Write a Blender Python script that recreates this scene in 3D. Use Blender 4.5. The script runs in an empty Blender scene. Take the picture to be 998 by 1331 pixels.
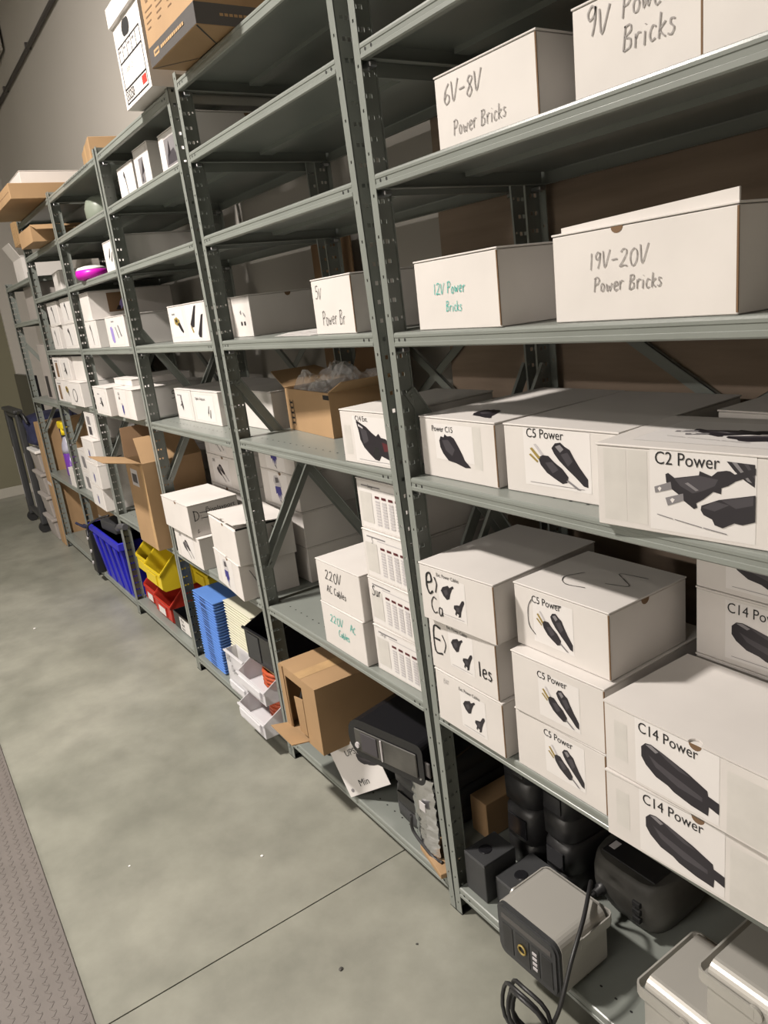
import bpy, bmesh, math, random
from mathutils import Vector, Matrix
random.seed(7)
C = bpy.context.scene.collection
R = math.radians
# ------------------------------------------------------------------ camera
cam = bpy.data.cameras.new('camera'); co = bpy.data.objects.new('camera', cam); C.objects.link(co)
F, PIT, YAW, ROL = 976.13, -0.27519, -1.00662, -0.11833
fw = Vector((math.cos(PIT)*math.sin(YAW), math.cos(PIT)*math.cos(YAW), math.sin(PIT)))
rt = fw.cross(Vector((0, 0, 1))).normalized(); up = rt.cross(fw)
r2 = math.cos(ROL)*rt + math.sin(ROL)*up; u2 = -math.sin(ROL)*rt + math.cos(ROL)*up
co.matrix_world = Matrix(((r2.x, u2.x, -fw.x, 1.28076), (r2.y, u2.y, -fw.y, -0.88571), (r2.z, u2.z, -fw.z, 1.5027), (0, 0, 0, 1)))
cam.sensor_fit = 'VERTICAL'; cam.sensor_height = 24; cam.lens = F*24/1331; cam.clip_start = .02; cam.clip_end = 60
bpy.context.scene.camera = co
# ------------------------------------------------------------------ world, lights, exposure
w = bpy.data.worlds.new('world'); bpy.context.scene.world = w; w.use_nodes = True
w.node_tree.nodes['Background'].inputs[0].default_value = (.9, .92, 1, 1); w.node_tree.nodes['Background'].inputs[1].default_value = .08
def area(name, loc, size, power, col=(1, .925, .85), tilt=(0, 0, 0)):
    l = bpy.data.lights.new(name, 'AREA'); l.shape = 'RECTANGLE'; l.size, l.size_y = size; l.energy = power; l.color = col
    o = bpy.data.objects.new(name, l); C.objects.link(o); o.location = loc; o.rotation_euler = tilt; return o
area('aisle_lamp', (-1.55, -1.95, 3.95), (.4, .25), 240)
area('near_fill', (1.6, -3.4, 3.95), (.8, .3), 14)  # weak fill light added at the near end, not a known fixture
area('hall_lamp', (.5, -8.6, 3.95), (3.0, .5), 520)
area('far_fill', (-5.9, -2.9, 3.95), (1.2, .3), 12)  # added fill that lifts the far floor and end wall
vs = bpy.context.scene.view_settings
vs.view_transform = 'Standard'; vs.look = 'None'; vs.gamma = 1; vs.use_curve_mapping = False; vs.exposure = 0.35
# ------------------------------------------------------------------ materials
def mat(name, col, rough=.6, metal=0., noise=0., nscale=8., bump=0., bscale=60., spec=.5, stretch=None, alpha=1., trans=0., cols2=None, coat=0.):
    m = bpy.data.materials.new(name); m.use_nodes = True; nt = m.node_tree; b = nt.nodes['Principled BSDF']
    b.inputs['Base Color'].default_value = (*col, 1); b.inputs['Roughness'].default_value = rough
    b.inputs['Metallic'].default_value = metal; b.inputs['Specular IOR Level'].default_value = spec
    b.inputs['Alpha'].default_value = alpha; b.inputs['Transmission Weight'].default_value = trans
    b.inputs['Coat Weight'].default_value = coat
    if noise or bump:
        tc = nt.nodes.new('ShaderNodeTexCoord'); mp = nt.nodes.new('ShaderNodeMapping')
        nt.links.new(tc.outputs['Object'], mp.inputs[0])
        if stretch: mp.inputs['Scale'].default_value = stretch
    if noise:
        n = nt.nodes.new('ShaderNodeTexNoise'); n.inputs['Scale'].default_value = nscale; n.inputs['Detail'].default_value = 5
        nt.links.new(mp.outputs[0], n.inputs['Vector'])
        r = nt.nodes.new('ShaderNodeValToRGB'); r.color_ramp.elements[0].position = .3; r.color_ramp.elements[1].position = .7
        c2 = cols2 or tuple(min(1, c*(1+noise)) for c in col); c1 = tuple(c*(1-noise) for c in col)
        r.color_ramp.elements[0].color = (*c1, 1); r.color_ramp.elements[1].color = (*c2, 1)
        nt.links.new(n.outputs['Fac'], r.inputs[0]); nt.links.new(r.outputs[0], b.inputs['Base Color'])
    if bump:
        n = nt.nodes.new('ShaderNodeTexNoise'); n.inputs['Scale'].default_value = bscale; n.inputs['Detail'].default_value = 4
        nt.links.new(mp.outputs[0], n.inputs['Vector'])
        bp = nt.nodes.new('ShaderNodeBump'); bp.inputs['Strength'].default_value = bump; bp.inputs['Distance'].default_value = .002
        nt.links.new(n.outputs['Fac'], bp.inputs['Height']); nt.links.new(bp.outputs[0], b.inputs['Normal'])
    return m
M = {}
M['steel'] = mat('grey_green_painted_steel', (.20, .216, .198), .33, 0, .06, 5, .06, 300, .55)
M['steel_dark'] = mat('punched_hole_shadow_black', (.008, .008, .008), .8)
M['zinc'] = mat('zinc_clip', (.45, .46, .48), .3, 1)
M['white'] = mat('white_cardboard', (.61, .58, .555), .62, 0, .05, 6, .05, 90, .35)
M['raw'] = mat('raw_cardboard_edge', (.16, .095, .05), .9)
M['paper'] = mat('label_paper', (.68, .655, .64), .38, 0, 0, 1, .1, 14, .5)
M['tape'] = mat('clear_packing_tape', (.56, .54, .51), .28, 0, .06, 20)
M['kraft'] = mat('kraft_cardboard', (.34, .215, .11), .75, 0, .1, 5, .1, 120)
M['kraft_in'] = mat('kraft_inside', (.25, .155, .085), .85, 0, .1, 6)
M['brown'] = mat('dark_brown_board', (.27, .205, .155), .7, 0, .18, 3, .1, 60, .4, (1, 1, 9))
M['ink'] = mat('black_ink', (.012, .012, .014), .5)
M['pic'] = mat('printed_black', (.02, .017, .022), .4)
M['pic2'] = mat('printed_charcoal', (.055, .05, .058), .4)
M['pic3'] = mat('printed_grey', (.2, .19, .2), .4)
M['pale'] = mat('printed_pale_grey', (.48, .46, .47), .5)
M['teal'] = mat('teal_marker', (.02, .42, .36), .5)
M['pencil'] = mat('grey_marker', (.27, .25, .24), .6)
M['navy'] = mat('blue_print', (.03, .025, .2), .4)
M['lilac'] = mat('lilac_print', (.3, .24, .55), .4)
M['gold'] = mat('gold_print', (.3, .22, .06), .4)
M['redp'] = mat('red_print', (.55, .04, .03), .5)
M['maroon'] = mat('maroon_print', (.09, .015, .02), .5)
M['band'] = mat('dark_grey_band', (.075, .07, .068), .5)
M['blackp'] = mat('black_plastic', (.014, .014, .015), .42, 0, .1, 20, .1, 200)
M['blackg'] = mat('glossy_black_plastic', (.012, .012, .014), .2, 0, 0, 1, .05, 20)
M['charcoal'] = mat('charcoal_plastic', (.035, .036, .038), .5, 0, .12, 12, .15, 250)
M['dusty'] = mat('dusty_black_plastic', (.06, .058, .052), .6, 0, .45, 9, .1, 120)
M['alu'] = mat('satin_aluminium', (.46, .445, .41), .36, .35, .03, 4)
M['bluep'] = mat('blue_tote_plastic', (.02, .02, .42), .38, 0, .08, 6)
M['sky'] = mat('light_blue_plastic', (.10, .22, .56), .4, 0, .06, 8)
M['cream'] = mat('cream_plastic', (.60, .585, .47), .45, 0, .05, 8)
M['yellow'] = mat('yellow_plastic', (.62, .47, .02), .4, 0, .06, 7)
M['red'] = mat('red_plastic', (.42, .032, .02), .4, 0, .08, 7)
M['clear'] = mat('frosted_clear_plastic', (.78, .77, .8), .3, 0, 0, 1, .1, 12, .6, None, .62)
M['jug'] = mat('frosted_jug', (.19, .215, .175), .35, 0, .1, 6)
M['orange'] = mat('orange_cable', (.42, .07, .02), .5)
M['pink'] = mat('magenta_plastic', (.55, .01, .42), .35)
M['whiteg'] = mat('white_plastic', (.8, .78, .76), .4)
M['rubber'] = mat('black_rubber_cable', (.02, .02, .021), .45)
M['greycable'] = mat('grey_cable', (.07, .07, .078), .4)
M['wood'] = mat('pale_wood', (.42, .27, .13), .7, 0, .12, 20)
M['navyf'] = mat('navy_fabric', (.012, .014, .045), .85, 0, .4, 14, .5, 60)
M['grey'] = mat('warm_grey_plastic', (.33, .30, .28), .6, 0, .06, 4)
M['purple'] = mat('purple_liquid', (.13, .035, .30), .3)
M['bottle'] = mat('translucent_bottle', (.42, .42, .52), .3, 0, 0, 1, 0, 1, .5, None, .8)
M['ybright'] = mat('bright_yellow_plastic', (.75, .56, .01), .4)
M['dark'] = mat('near_black', (.006, .006, .006), .8)
def film():
    m = bpy.data.materials.new('clear_plastic_film'); m.use_nodes = True; nt = m.node_tree; b = nt.nodes['Principled BSDF']
    b.inputs['Base Color'].default_value = (.75, .75, .75, 1); b.inputs['Roughness'].default_value = .12; b.inputs['Alpha'].default_value = .28
    b.inputs['Specular IOR Level'].default_value = 1.
    return m
M['film'] = film()
M['silver'] = mat('crinkled_silver_film', (.66, .66, .68), .12, 1, 0, 1, .5, 30, .5, (1, 1, 6))
def concrete():
    m = bpy.data.materials.new('sealed_concrete'); m.use_nodes = True; nt = m.node_tree; b = nt.nodes['Principled BSDF']
    tc = nt.nodes.new('ShaderNodeTexCoord')
    a = nt.nodes.new('ShaderNodeTexNoise'); a.inputs['Scale'].default_value = 1.3; a.inputs['Detail'].default_value = 6; a.inputs['Distortion'].default_value = .6
    s = nt.nodes.new('ShaderNodeTexNoise'); s.inputs['Scale'].default_value = 5; s.inputs['Detail'].default_value = 10; s.inputs['Roughness'].default_value = .62
    for n in (a, s): nt.links.new(tc.outputs['Object'], n.inputs['Vector'])
    r = nt.nodes.new('ShaderNodeValToRGB'); r.color_ramp.elements[0].position = .3; r.color_ramp.elements[0].color = (.19, .192, .16, 1)
    r.color_ramp.elements[1].position = .7; r.color_ramp.elements[1].color = (.28, .277, .235, 1)
    nt.links.new(a.outputs['Fac'], r.inputs[0])
    mx = nt.nodes.new('ShaderNodeMixRGB'); mx.blend_type = 'OVERLAY'; mx.inputs[0].default_value = .45
    nt.links.new(r.outputs[0], mx.inputs[1]); nt.links.new(s.outputs['Fac'], mx.inputs[2]); nt.links.new(mx.outputs[0], b.inputs['Base Color'])
    mr = nt.nodes.new('ShaderNodeMapRange'); mr.inputs[3].default_value = .28; mr.inputs[4].default_value = .5
    nt.links.new(a.outputs['Fac'], mr.inputs[0]); nt.links.new(mr.outputs[0], b.inputs['Roughness'])
    bp = nt.nodes.new('ShaderNodeBump'); bp.inputs['Strength'].default_value = .12; bp.inputs['Distance'].default_value = .004
    nt.links.new(s.outputs['Fac'], bp.inputs['Height']); nt.links.new(bp.outputs[0], b.inputs['Normal'])
    return m
M['concrete'] = concrete()
M['wall'] = mat('warm_grey_wall_paint', (.44, .415, .38), .8, 0, .03, 1.2, .08, 90)
M['olive'] = mat('olive_wall_paint', (.17, .16, .105), .75, 0, .05, 1.5, .05, 60)
M['darkwall'] = mat('unlit_hall_grey', (.30, .285, .26), .9)
M['ceil'] = mat('ceiling_grey', (.22, .21, .19), .9)
M['mat'] = mat('grey_rubber_mat', (.13, .115, .105), .6, 0, .08, 9)
M['trimw'] = mat('pale_trim', (.4, .38, .33), .6)
# ------------------------------------------------------------------ mesh helpers
def link(name, bm, m, parent=None, smooth=False):
    me = bpy.data.meshes.new(name); bm.normal_update(); bm.to_mesh(me); bm.free()
    for x in (m if isinstance(m, (list, tuple)) else [m]): me.materials.append(M[x] if isinstance(x, str) else x)
    if smooth:
        for p in me.polygons: p.use_smooth = True
    o = bpy.data.objects.new(name, me); C.objects.link(o)
    if parent: o.parent = parent
    return o
def thing(name, label, cat, loc=(0, 0, 0), rz=0, group=None, rot=None):
    o = bpy.data.objects.new(name, None); C.objects.link(o); o.empty_display_size = .05
    o.location = loc; o.rotation_euler = rot or (0, 0, R(rz)); o['label'] = label; o['category'] = cat
    if group: o['group'] = group
    return o
def tag(o, label, cat, group=None):
    o['label'] = label; o['category'] = cat
    if group: o['group'] = group
    return o
def bx(bm, x0, y0, z0, x1, y1, z1, mi=0, bev=0, seg=1, taper=None):
    """box; taper=(dx,dy) shrinks the bottom"""
    tx, ty = taper or (0, 0)
    v = [bm.verts.new(p) for p in ((x0+tx, y0+ty, z0), (x1-tx, y0+ty, z0), (x1-tx, y1-ty, z0), (x0+tx, y1-ty, z0), (x0, y0, z1), (x1, y0, z1), (x1, y1, z1), (x0, y1, z1))]
    fs = [bm.faces.new([v[i] for i in q]) for q in ((3, 2, 1, 0), (4, 5, 6, 7), (0, 1, 5, 4), (1, 2, 6, 5), (2, 3, 7, 6), (3, 0, 4, 7))]
    for f in fs: f.material_index = mi
    if bev:
        es = list({e for f in fs for e in f.edges})
        bmesh.ops.bevel(bm, geom=es, offset=bev, segments=seg, affect='EDGES', profile=.6, material=mi)
    return v
def nb(): return bmesh.new()
def boxo(name, m, parent, *a, **k):
    sm = k.pop('smooth', False); bm = nb(); bx(bm, *a, **k); return link(name, bm, m, parent, sm)
def prism(bm, pts, off, mi=0):
    """pts: 3-D polygon, off: extrusion vector"""
    off = Vector(off); a = [bm.verts.new(p) for p in pts]; b = [bm.verts.new(Vector(p)+off) for p in pts]; n = len(a)
    fs = [bm.faces.new(a[::-1]), bm.faces.new(b)]
    for i in range(n): fs.append(bm.faces.new((a[i], a[(i+1) % n], b[(i+1) % n], b[i])))
    for f in fs: f.material_index = mi
    return fs
def tube(bm, pts, r, n=8, mi=0, closed=False):
    pts = [Vector(p) for p in pts]; rings = []; m_ = len(pts)
    prev = None
    for i, p in enumerate(pts):
        if closed: t = pts[(i+1) % m_]-pts[i-1]
        else: t = pts[min(i+1, m_-1)]-pts[max(i-1, 0)]
        t.normalize()
        if prev is None:
            a = t.orthogonal().normalized()
        else:
            a = (prev - t*prev.dot(t)).normalized()
        prev = a; b = t.cross(a); rr = r[i] if isinstance(r, (list, tuple)) else r
        rings.append([bm.verts.new(p+(a*math.cos(2*math.pi*k/n)+b*math.sin(2*math.pi*k/n))*rr) for k in range(n)])
    for i in range(m_ if closed else m_-1):
        A, B = rings[i], rings[(i+1) % m_]
        for k in range(n):
            f = bm.faces.new((A[k], A[(k+1) % n], B[(k+1) % n], B[k])); f.material_index = mi; f.smooth = True
    if not closed:
        bm.faces.new(rings[0][::-1]).material_index = mi; bm.faces.new(rings[-1]).material_index = mi
def spline(pts, k=6):
    P = [Vector(p) for p in pts]; P = [P[0]*2-P[1]]+P+[P[-1]*2-P[-2]]; out = []
    for i in range(1, len(P)-2):
        for j in range(k):
            t = j/k; a, b, c, d = P[i-1], P[i], P[i+1], P[i+2]
            out.append(.5*((2*b)+(c-a)*t+(2*a-5*b+4*c-d)*t*t+(3*b-a-3*c+d)*t**3))
    out.append(P[-2]); return out
def lathe(bm, prof, n=24, cx=0, cy=0, mi=0, sx=1., sy=1.):
    rings = [[bm.verts.new((cx+sx*r*math.cos(2*math.pi*k/n), cy+sy*r*math.sin(2*math.pi*k/n), z)) for k in range(n)] for r, z in prof]
    for A, B in zip(rings, rings[1:]):
        for k in range(n):
            f = bm.faces.new((A[k], A[(k+1) % n], B[(k+1) % n], B[k])); f.material_index = mi; f.smooth = True
    bm.faces.new(rings[0][::-1]).material_index = mi; bm.faces.new(rings[-1]).material_index = mi
def struct(name, bm, m, parent=None):
    o = link(name, bm, m, parent); 
    if not parent: o['kind'] = 'structure'
    return o
# ------------------------------------------------------------------ room
YW = .56; XF = -7.1
bm = nb(); bx(bm, XF, -9.6, -.2, 3.2, YW, -.012); floor = struct('floor', bm, 'concrete')
JX = -.262
boxo('slab', 'concrete', floor, XF, -9.6, -.012, JX-.002, YW, 0)
boxo('slab', 'concrete', floor, JX+.002, -9.6, -.012, 3.2, YW, 0)
bm = nb(); bx(bm, XF-.1, YW, 0, 3.2, YW+.1, 4.3); struct('wall_back', bm, 'wall')
bm = nb(); bx(bm, XF-.1, -9.6, 0, XF, YW, 4.3); struct('wall_left', bm, 'olive')
bm = nb(); bx(bm, XF, .285, 0, XF+.05, YW, 4.3); struct('trim_1', bm, 'wall')
bm = nb(); bx(bm, XF, -9.7, 0, 3.2, -9.6, 4.3); struct('wall_front', bm, 'darkwall')
bm = nb(); bx(bm, 3.2, -9.7, 0, 3.3, YW, 4.3); struct('wall_right', bm, 'darkwall')
bm = nb(); bx(bm, XF, -9.6, 4.2, 3.2, YW, 4.3); struct('ceiling', bm, 'ceil')
bm = nb(); bx(bm, XF, -9.6, 0, XF+.015, .285, .1, bev=.004); struct('baseboard_left', bm, 'trimw')
# electrical conduit on the back wall
t = thing('wall_conduit', 'thin painted conduit running high along the grey back wall', 'pipe', (-4, YW, 3.43))
bm = nb(); tube(bm, [(-3.05, -.022, 0), (0, -.022, 0), (5.5, -.022, 0)], .014, 10); link('pipe', bm, 'band', t)
for k in range(8):
    bm = nb(); bx(bm, -2.86+k*1.02, -.04, -.012, -2.84+k*1.02, 0, .03, bev=.003); link('clamp', bm, 'band', t)
t = thing('duct', 'pale boxed duct in the top corner of the room', 'duct', (-6.6, .3, 3.65))
boxo('casing', 'wall', t, -.45, -3, 0, 1.0, .24, .5, bev=.005)
# floor mat with raised chevron treads
t = thing('anti_slip_mat', 'grey rubber mat with raised chevron treads along the aisle floor', 'mat', (0, 0, 0))
boxo('base', 'mat', t, -3.2, -1.42, 0, 1.2, -.83, .006, bev=.002)
bm = nb(); n = 0
for i in range(300):
    for j in range(21):
        x = -3.18+i*.0145; y = -.846-j*.028
        s = 1 if (i+j) % 2 else -1
        c, s_ = math.cos(.62), math.sin(.62)*s
        L, W, H = .0085, .0024, .0012
        q = [(-L, -W), (L, -W), (L, W), (-L, W)]
        prism(bm, [(x+a*c-b*s_, y+a*s_+b*c, .0058) for a, b in q], (0, 0, H))
o = link('tread', bm, 'mat', t); o['kind'] = 'stuff'
# pebbles and chips on the floor
for x, y, s, lb in ((-.52, -.30, .0045, 'small pale chip on the concrete before the middle rack'), (-.04, -.32, .005, 'dark grit crumb on the concrete near the rack foot'),
                    (-.75, -.62, .003, 'tiny white fleck on the concrete beside the mat'), (-3.0, -.5, .006, 'white paper scrap lying on the far concrete'), (.02, -.14, .003, 'small dark crumb beside the nearest rack foot')):
    bm = nb(); bmesh.ops.create_icosphere(bm, subdivisions=2, radius=s)
    for v in bm.verts: v.co *= 1+random.uniform(-.25, .25); v.co.z *= .5
    o = link('floor_chip', bm, 'whiteg' if 'white' in lb or 'pale' in lb else 'dusty'); o.location = (x, y, s*.35); tag(o, lb, 'debris')
# ------------------------------------------------------------------ shelving
JXs = [.93, 0, -.908, -1.8214, -2.7382, -3.6544, -4.5693]     # junctions, right to left
LR = [-.019, -.019, -.0163, -.005, -.007, 0, 0]                # lean of the post to the right of each junction
LL = [0, -.042, -.042, -.012, -.010, -.003, 0]             # lean of the post to its left
D = .46; FW = .0225; SW = .046
ZS = [.0764, .5731, 1.1328, 1.434, 1.7336, 1.958, 2.1425]
ZB = [[.006, -.003, -.001, 0, 0, .001, 0], [0, .002, .0025, .002, .001, .002, .002], [-.0037, 0, -.0045, 0, 0, -.0045, -.002], [.0088, -.003, 0, -.002, -.001, -.002, -.001], [-.009, .005, .003, .001, -.001, .003, .001]]
Z6 = [.092, .571, 1.114, 1.624, 1.86]
def plate(bm, u, vv, O, W, H, cols, th):
    """perforated plate: u direction, z up, holes in columns (u0,u1,hole height,pitch,phase)"""
    O = Vector(O); u = Vector(u); nrm = Vector(vv)
    def q(a, b, c, d):
        for off in (0, th):
            P = [O+u*a+Vector((0, 0, c))+nrm*off, O+u*b+Vector((0, 0, c))+nrm*off, O+u*b+Vector((0, 0, d))+nrm*off, O+u*a+Vector((0, 0, d))+nrm*off]
            bm.faces.new([bm.verts.new(p) for p in P])
    def rim(a, b, c, d):
        pr = [(a, c), (b, c), (b, d), (a, d)]
        for i in range(4):
            (a0, c0), (a1, c1) = pr[i], pr[(i+1) % 4]
            P = [O+u*a0+Vector((0, 0, c0)), O+u*a1+Vector((0, 0, c1)), O+u*a1+Vector((0, 0, c1))+nrm*th, O+u*a0+Vector((0, 0, c0))+nrm*th]
            bm.faces.new([bm.verts.new(p) for p in P])
    cur = 0
    for (a, b, hh, pitch, ph) in cols:
        q(cur, a, 0, H); z = 0; k = 0
        while True:
            zc = ph+k*pitch
            if zc+hh/2 > H-.01: break
            q(a, b, z, zc-hh/2); rim(a, b, zc-hh/2, zc+hh/2); z = zc+hh/2; k += 1
        q(a, b, z, H); cur = b
    q(cur, W, 0, H); rim(0, W, 0, H)
def post_mesh(name, H, sx, sy):
    bm = nb()
    plate(bm, (sx, 0, 0), (0, sy, 0), (0, 0, 0), FW, H, [(.0098, .0142, .0058, .0757, .030)], .0018)
    plate(bm, (0, sy, 0), (sx, 0, 0), (0, 0, 0), SW, H, [(.0100, .0185, .0085, .0378, .024), (.0225, .0310, .0085, .0378, .024), (.0385, .0430, .0050, .0757, .024)], .0018)
    # rear return lip of the side flange
    bx(bm, 0 if sx > 0 else -.006, sy*SW-.001, 0, .006 if sx > 0 else 0, sy*SW+.001, H)
    me = bpy.data.meshes.new(name); bm.normal_update(); bm.to_mesh(me); bm.free(); me.materials.append(M['steel']); return me
PM = {}
for H in (2.165, 1.885):
    for sx in (1, -1):
        for sy in (1, -1): PM[(H, sx, sy)] = post_mesh('post', H, sx, sy)
PROF = [(.004, 0), (.0012, -.0015), (0, -.005), (0, -.0095), (.0014, -.0105), (.0014, -.0185), (0, -.0195), (-.0004, -.0265), (.002, -.029), (.013, -.029), (.013, -.0275), (.0035, -.0272), (.0028, -.004), (.004, -.0012)]
def shelf_mesh(x0, x1, xs0, xs1, holes):
    """x0..x1 visible lip, xs0..xs1 full sheet tucked behind the posts"""
    bm = nb()
    for sgn, base in ((1, 0), (-1, D)):
        prism(bm, [(x0, base+sgn*y, z) for y, z in PROF][::sgn], (x1-x0, 0, 0))
    bx(bm, x0, .004, -.0012, x1, D-.004, 0)
    if xs0 < x0: bx(bm, xs0, .05, -.0012, x0, D-.05, 0)
    if xs1 > x1: bx(bm, x1, .05, -.0012, xs1, D-.05, 0)
    for xe, s in ((x0, 1), (x1, -1)):                               # end channels and stiffening rib beneath
        a, b = sorted((xe, xe+s*.0015)); bx(bm, a, .014, -.028, b, D-.014, -.001)
        a, b = sorted((xe, xe+s*.014)); bx(bm, a, .014, -.029, b, D-.014, -.0275)
    bx(bm, x0+.02, D*.5-.02, -.012, x1-.02, D*.5+.02, -.0012)
    def disc(x, y, z, r, face):
        n = 8; vs_ = []
        for k in range(n):
            a = 2*math.pi*k/n
            vs_.append(bm.verts.new((x+r*.8*math.cos(a), y, z+r*math.sin(a)) if face == 'f' else (x+r*math.cos(a), y+r*.7*math.sin(a), z)))
        f = bm.faces.new(vs_); f.material_index = 1
    for y in (-.0004+.0012, D-.0008+.0004):
        for xe, s in ((x0, 1), (x1, -1)):
            for dx in (.016, .036): disc(xe+s*dx, .0008 if y < .1 else D-.0008, -.0145, .0034, 'f')
    for yy in holes:
        k = 0; x = x0+.06
        while x < x1-.05:
            disc(x, yy, .0004, .0036, 't'); x += .038; k += 1
    return bm
def unit(i, label, zs, H, sides, backc):
    xl, xr = JXs[i+1], JXs[i]; ll, lr = LR[i+1], LL[i]
    t = thing('shelving_unit', label, 'shelving', (xl, 0, 0), 0, None)
    for (x, lean, sx) in ((0, ll, 1), (xr-xl, lr, -1)):
        for (y, sy) in ((0, 1), (D, -1)):
            o = bpy.data.objects.new('post', PM[(H, sx, sy)]); C.objects.link(o); o.parent = t; o.location = (x, y, 0); o.rotation_euler = (0, lean, 0)
            bm = nb(); bx(bm, min(0, sx*.024), min(-sy*.001, sy*.03), 0, max(0, sx*.024), max(-sy*.001, sy*.03), .0015)
            f = link('foot_plate', bm, 'steel_dark', o)
    for k, z in enumerate(zs):
        x0 = FW+.001+ll*z; x1 = xr-xl-FW-.0005+lr*z
        o = link('shelf', shelf_mesh(x0, x1, x0-FW+.004, x1+FW-.006, (.05,) if k < 3 else ()), ['steel', 'steel_dark'], t); o.location = (0, 0, z)
        for xe, s in ((x0, 1), (x1, -1)):
            for yy in (.012, D-.03):
                bm = nb(); bx(bm, min(xe-s*.018, xe+s*.01), yy, -.041, max(xe-s*.018, xe+s*.01), yy+.018, -.031, bev=.002)
                link('clip', bm, 'zinc', o)
    def bar(p, q, wv, tv):
        bm = nb(); p = Vector(p); q = Vector(q); wv = Vector(wv); tv = Vector(tv); d = (q-p).normalized()
        wv = (wv-d*wv.dot(d)).normalized()*.0125
        prism(bm, [p-wv, q-wv, q+wv, p+wv], tv)
        prism(bm, [p+wv, q+wv, q+wv+tv.normalized()*.010, p+wv+tv.normalized()*.010], -wv.normalized()*.0018)
        for e in (p+d*.012, q-d*.012):
            m_ = Matrix.Translation(e+tv*1.6)@tv.to_track_quat('Z', 'Y').to_matrix().to_4x4()
            bmesh.ops.create_cone(bm, cap_ends=True, segments=8, radius1=.006, radius2=.005, depth=.006, matrix=m_)
        return link('brace', bm, 'steel', t)
    for (x, lean, s, (za, zb)) in ((0, ll, 1, sides[0]), (xr-xl, lr, -1, sides[1])):
        xa = x+s*.004
        bar((xa+lean*zb, .034, zb), (xa+lean*za, D-.034, za), (0, 0, 1), (s*.0018, 0, 0))
        bar((xa+s*.006+lean*za, .034, za), (xa+s*.006+lean*zb, D-.034, zb), (0, 0, 1), (s*.0018, 0, 0))
    W = xr-xl; ya = D+.004
    bar((.012+ll*(backc+.29), ya, backc+.29), (W-.012+lr*(backc-.29), ya, backc-.29), (0, 0, 1), (0, .0018, 0))
    bar((.012+ll*(backc-.29), ya+.006, backc-.29), (W-.012+lr*(backc+.29), ya+.006, backc+.29), (0, 0, 1), (0, .0018, 0))
    return t
S1, S2 = (.70, 1.31), (.87, 1.49)
LBL = ['grey steel shelving unit nearest the camera holding the power brick boxes', 'grey steel shelving unit second from the right with three empty upper shelves',
       'grey steel shelving unit with the archive box on top and light blue trays below', 'grey steel shelving unit holding the yellow and red bins on its lowest shelf',
       'grey steel shelving unit holding the blue tote on its lowest shelf']
for i in range(5):
    unit(i, LBL[i], [a+b for a, b in zip(ZS, ZB[i])], 2.165, (S1 if i < 2 else S2, S1 if i < 3 else S2), (1.21, 1.27, 1.28, 1.28, 1.28)[i])
unit(5, 'shorter grey steel shelving unit at the far left end of the row', Z6, 1.885, (S2, S2), 1.28)
def zs(bay, k): return ZS[k]+ZB[bay-1][k]+.0006
# board panels standing between the racks and the wall
o = boxo('backing_board', 'brown', None, -.43, .482, 0, 1.35, .490, 2.45, bev=.001); tag(o, 'large dark brown board standing behind the nearest shelving unit', 'board')
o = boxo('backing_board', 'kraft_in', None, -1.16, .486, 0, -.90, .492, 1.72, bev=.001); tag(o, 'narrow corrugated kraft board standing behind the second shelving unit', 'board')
# ------------------------------------------------------------------ printing and lettering helpers
def frame(face, w, d, h):
    if face == 'front': return Vector((0, 0, 0)), Vector((1, 0, 0)), Vector((0, 0, 1)), Vector((0, -1, 0))
    if face == 'right': return Vector((w, 0, 0)), Vector((0, 1, 0)), Vector((0, 0, 1)), Vector((1, 0, 0))
    return Vector((0, 0, h)), Vector((1, 0, 0)), Vector((0, 1, 0)), Vector((0, 0, 1))
def decal(name, parent, fr, polys, off=.0004, label=None):
    """polys: list of (2-D points in metres on the face, material)"""
    O, U, V, N = fr; mats = []; bm = nb()
    for k, (pts, m) in enumerate(polys):
        if m not in mats: mats.append(m)
        vs_ = [bm.verts.new(O+U*a+V*b+N*(off+k*.00003)) for a, b in pts]
        try: f = bm.faces.new(vs_)
        except ValueError: continue
        f.material_index = mats.index(m); f.normal_update()
        if f.normal.dot(N) < 0: f.normal_flip()
    bmesh.ops.triangulate(bm, faces=[f for f in bm.faces if len(f.verts) > 4])
    o = link(name, bm, mats, parent)
    if label: o['label'] = label
    return o
def pic(parent, fr, P, x, y, w, h, name='printed_picture', off=.0008):
    return decal(name, parent, fr, [([(x+a*w, y+b*h) for a, b in pts], m) for pts, m in P], off)
def paper(parent, fr, x, y, w, h, m='paper', off=.0003, name='paper_label'):
    return decal(name, parent, fr, [([(x, y), (x+w, y), (x+w, y+h), (x, y+h)], m)], off)
def printed(parent, fr, s, x, y, size, m='ink', off=.0009, sx=.86, name='printed_text', rot=0):
    cu = bpy.data.curves.new('t', 'FONT'); cu.body = s; cu.size = size*1.36; cu.resolution_u = 3
    o = bpy.data.objects.new('t', cu); C.objects.link(o); bpy.context.view_layer.update()
    me = bpy.data.meshes.new_from_object(o.evaluated_get(bpy.context.evaluated_depsgraph_get())); bpy.data.objects.remove(o)
    O, U, V, N = fr; c, s_ = math.cos(rot), math.sin(rot)
    for v in me.vertices:
        a, b = v.co.x*sx, v.co.y
        v.co = O+U*(x+a*c-b*s_)+V*(y+a*s_+b*c)+N*off
    me.materials.clear(); me.materials.append(M[m])
    t = bpy.data.objects.new(name, me); C.objects.link(t); t.parent = parent; return t
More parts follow.
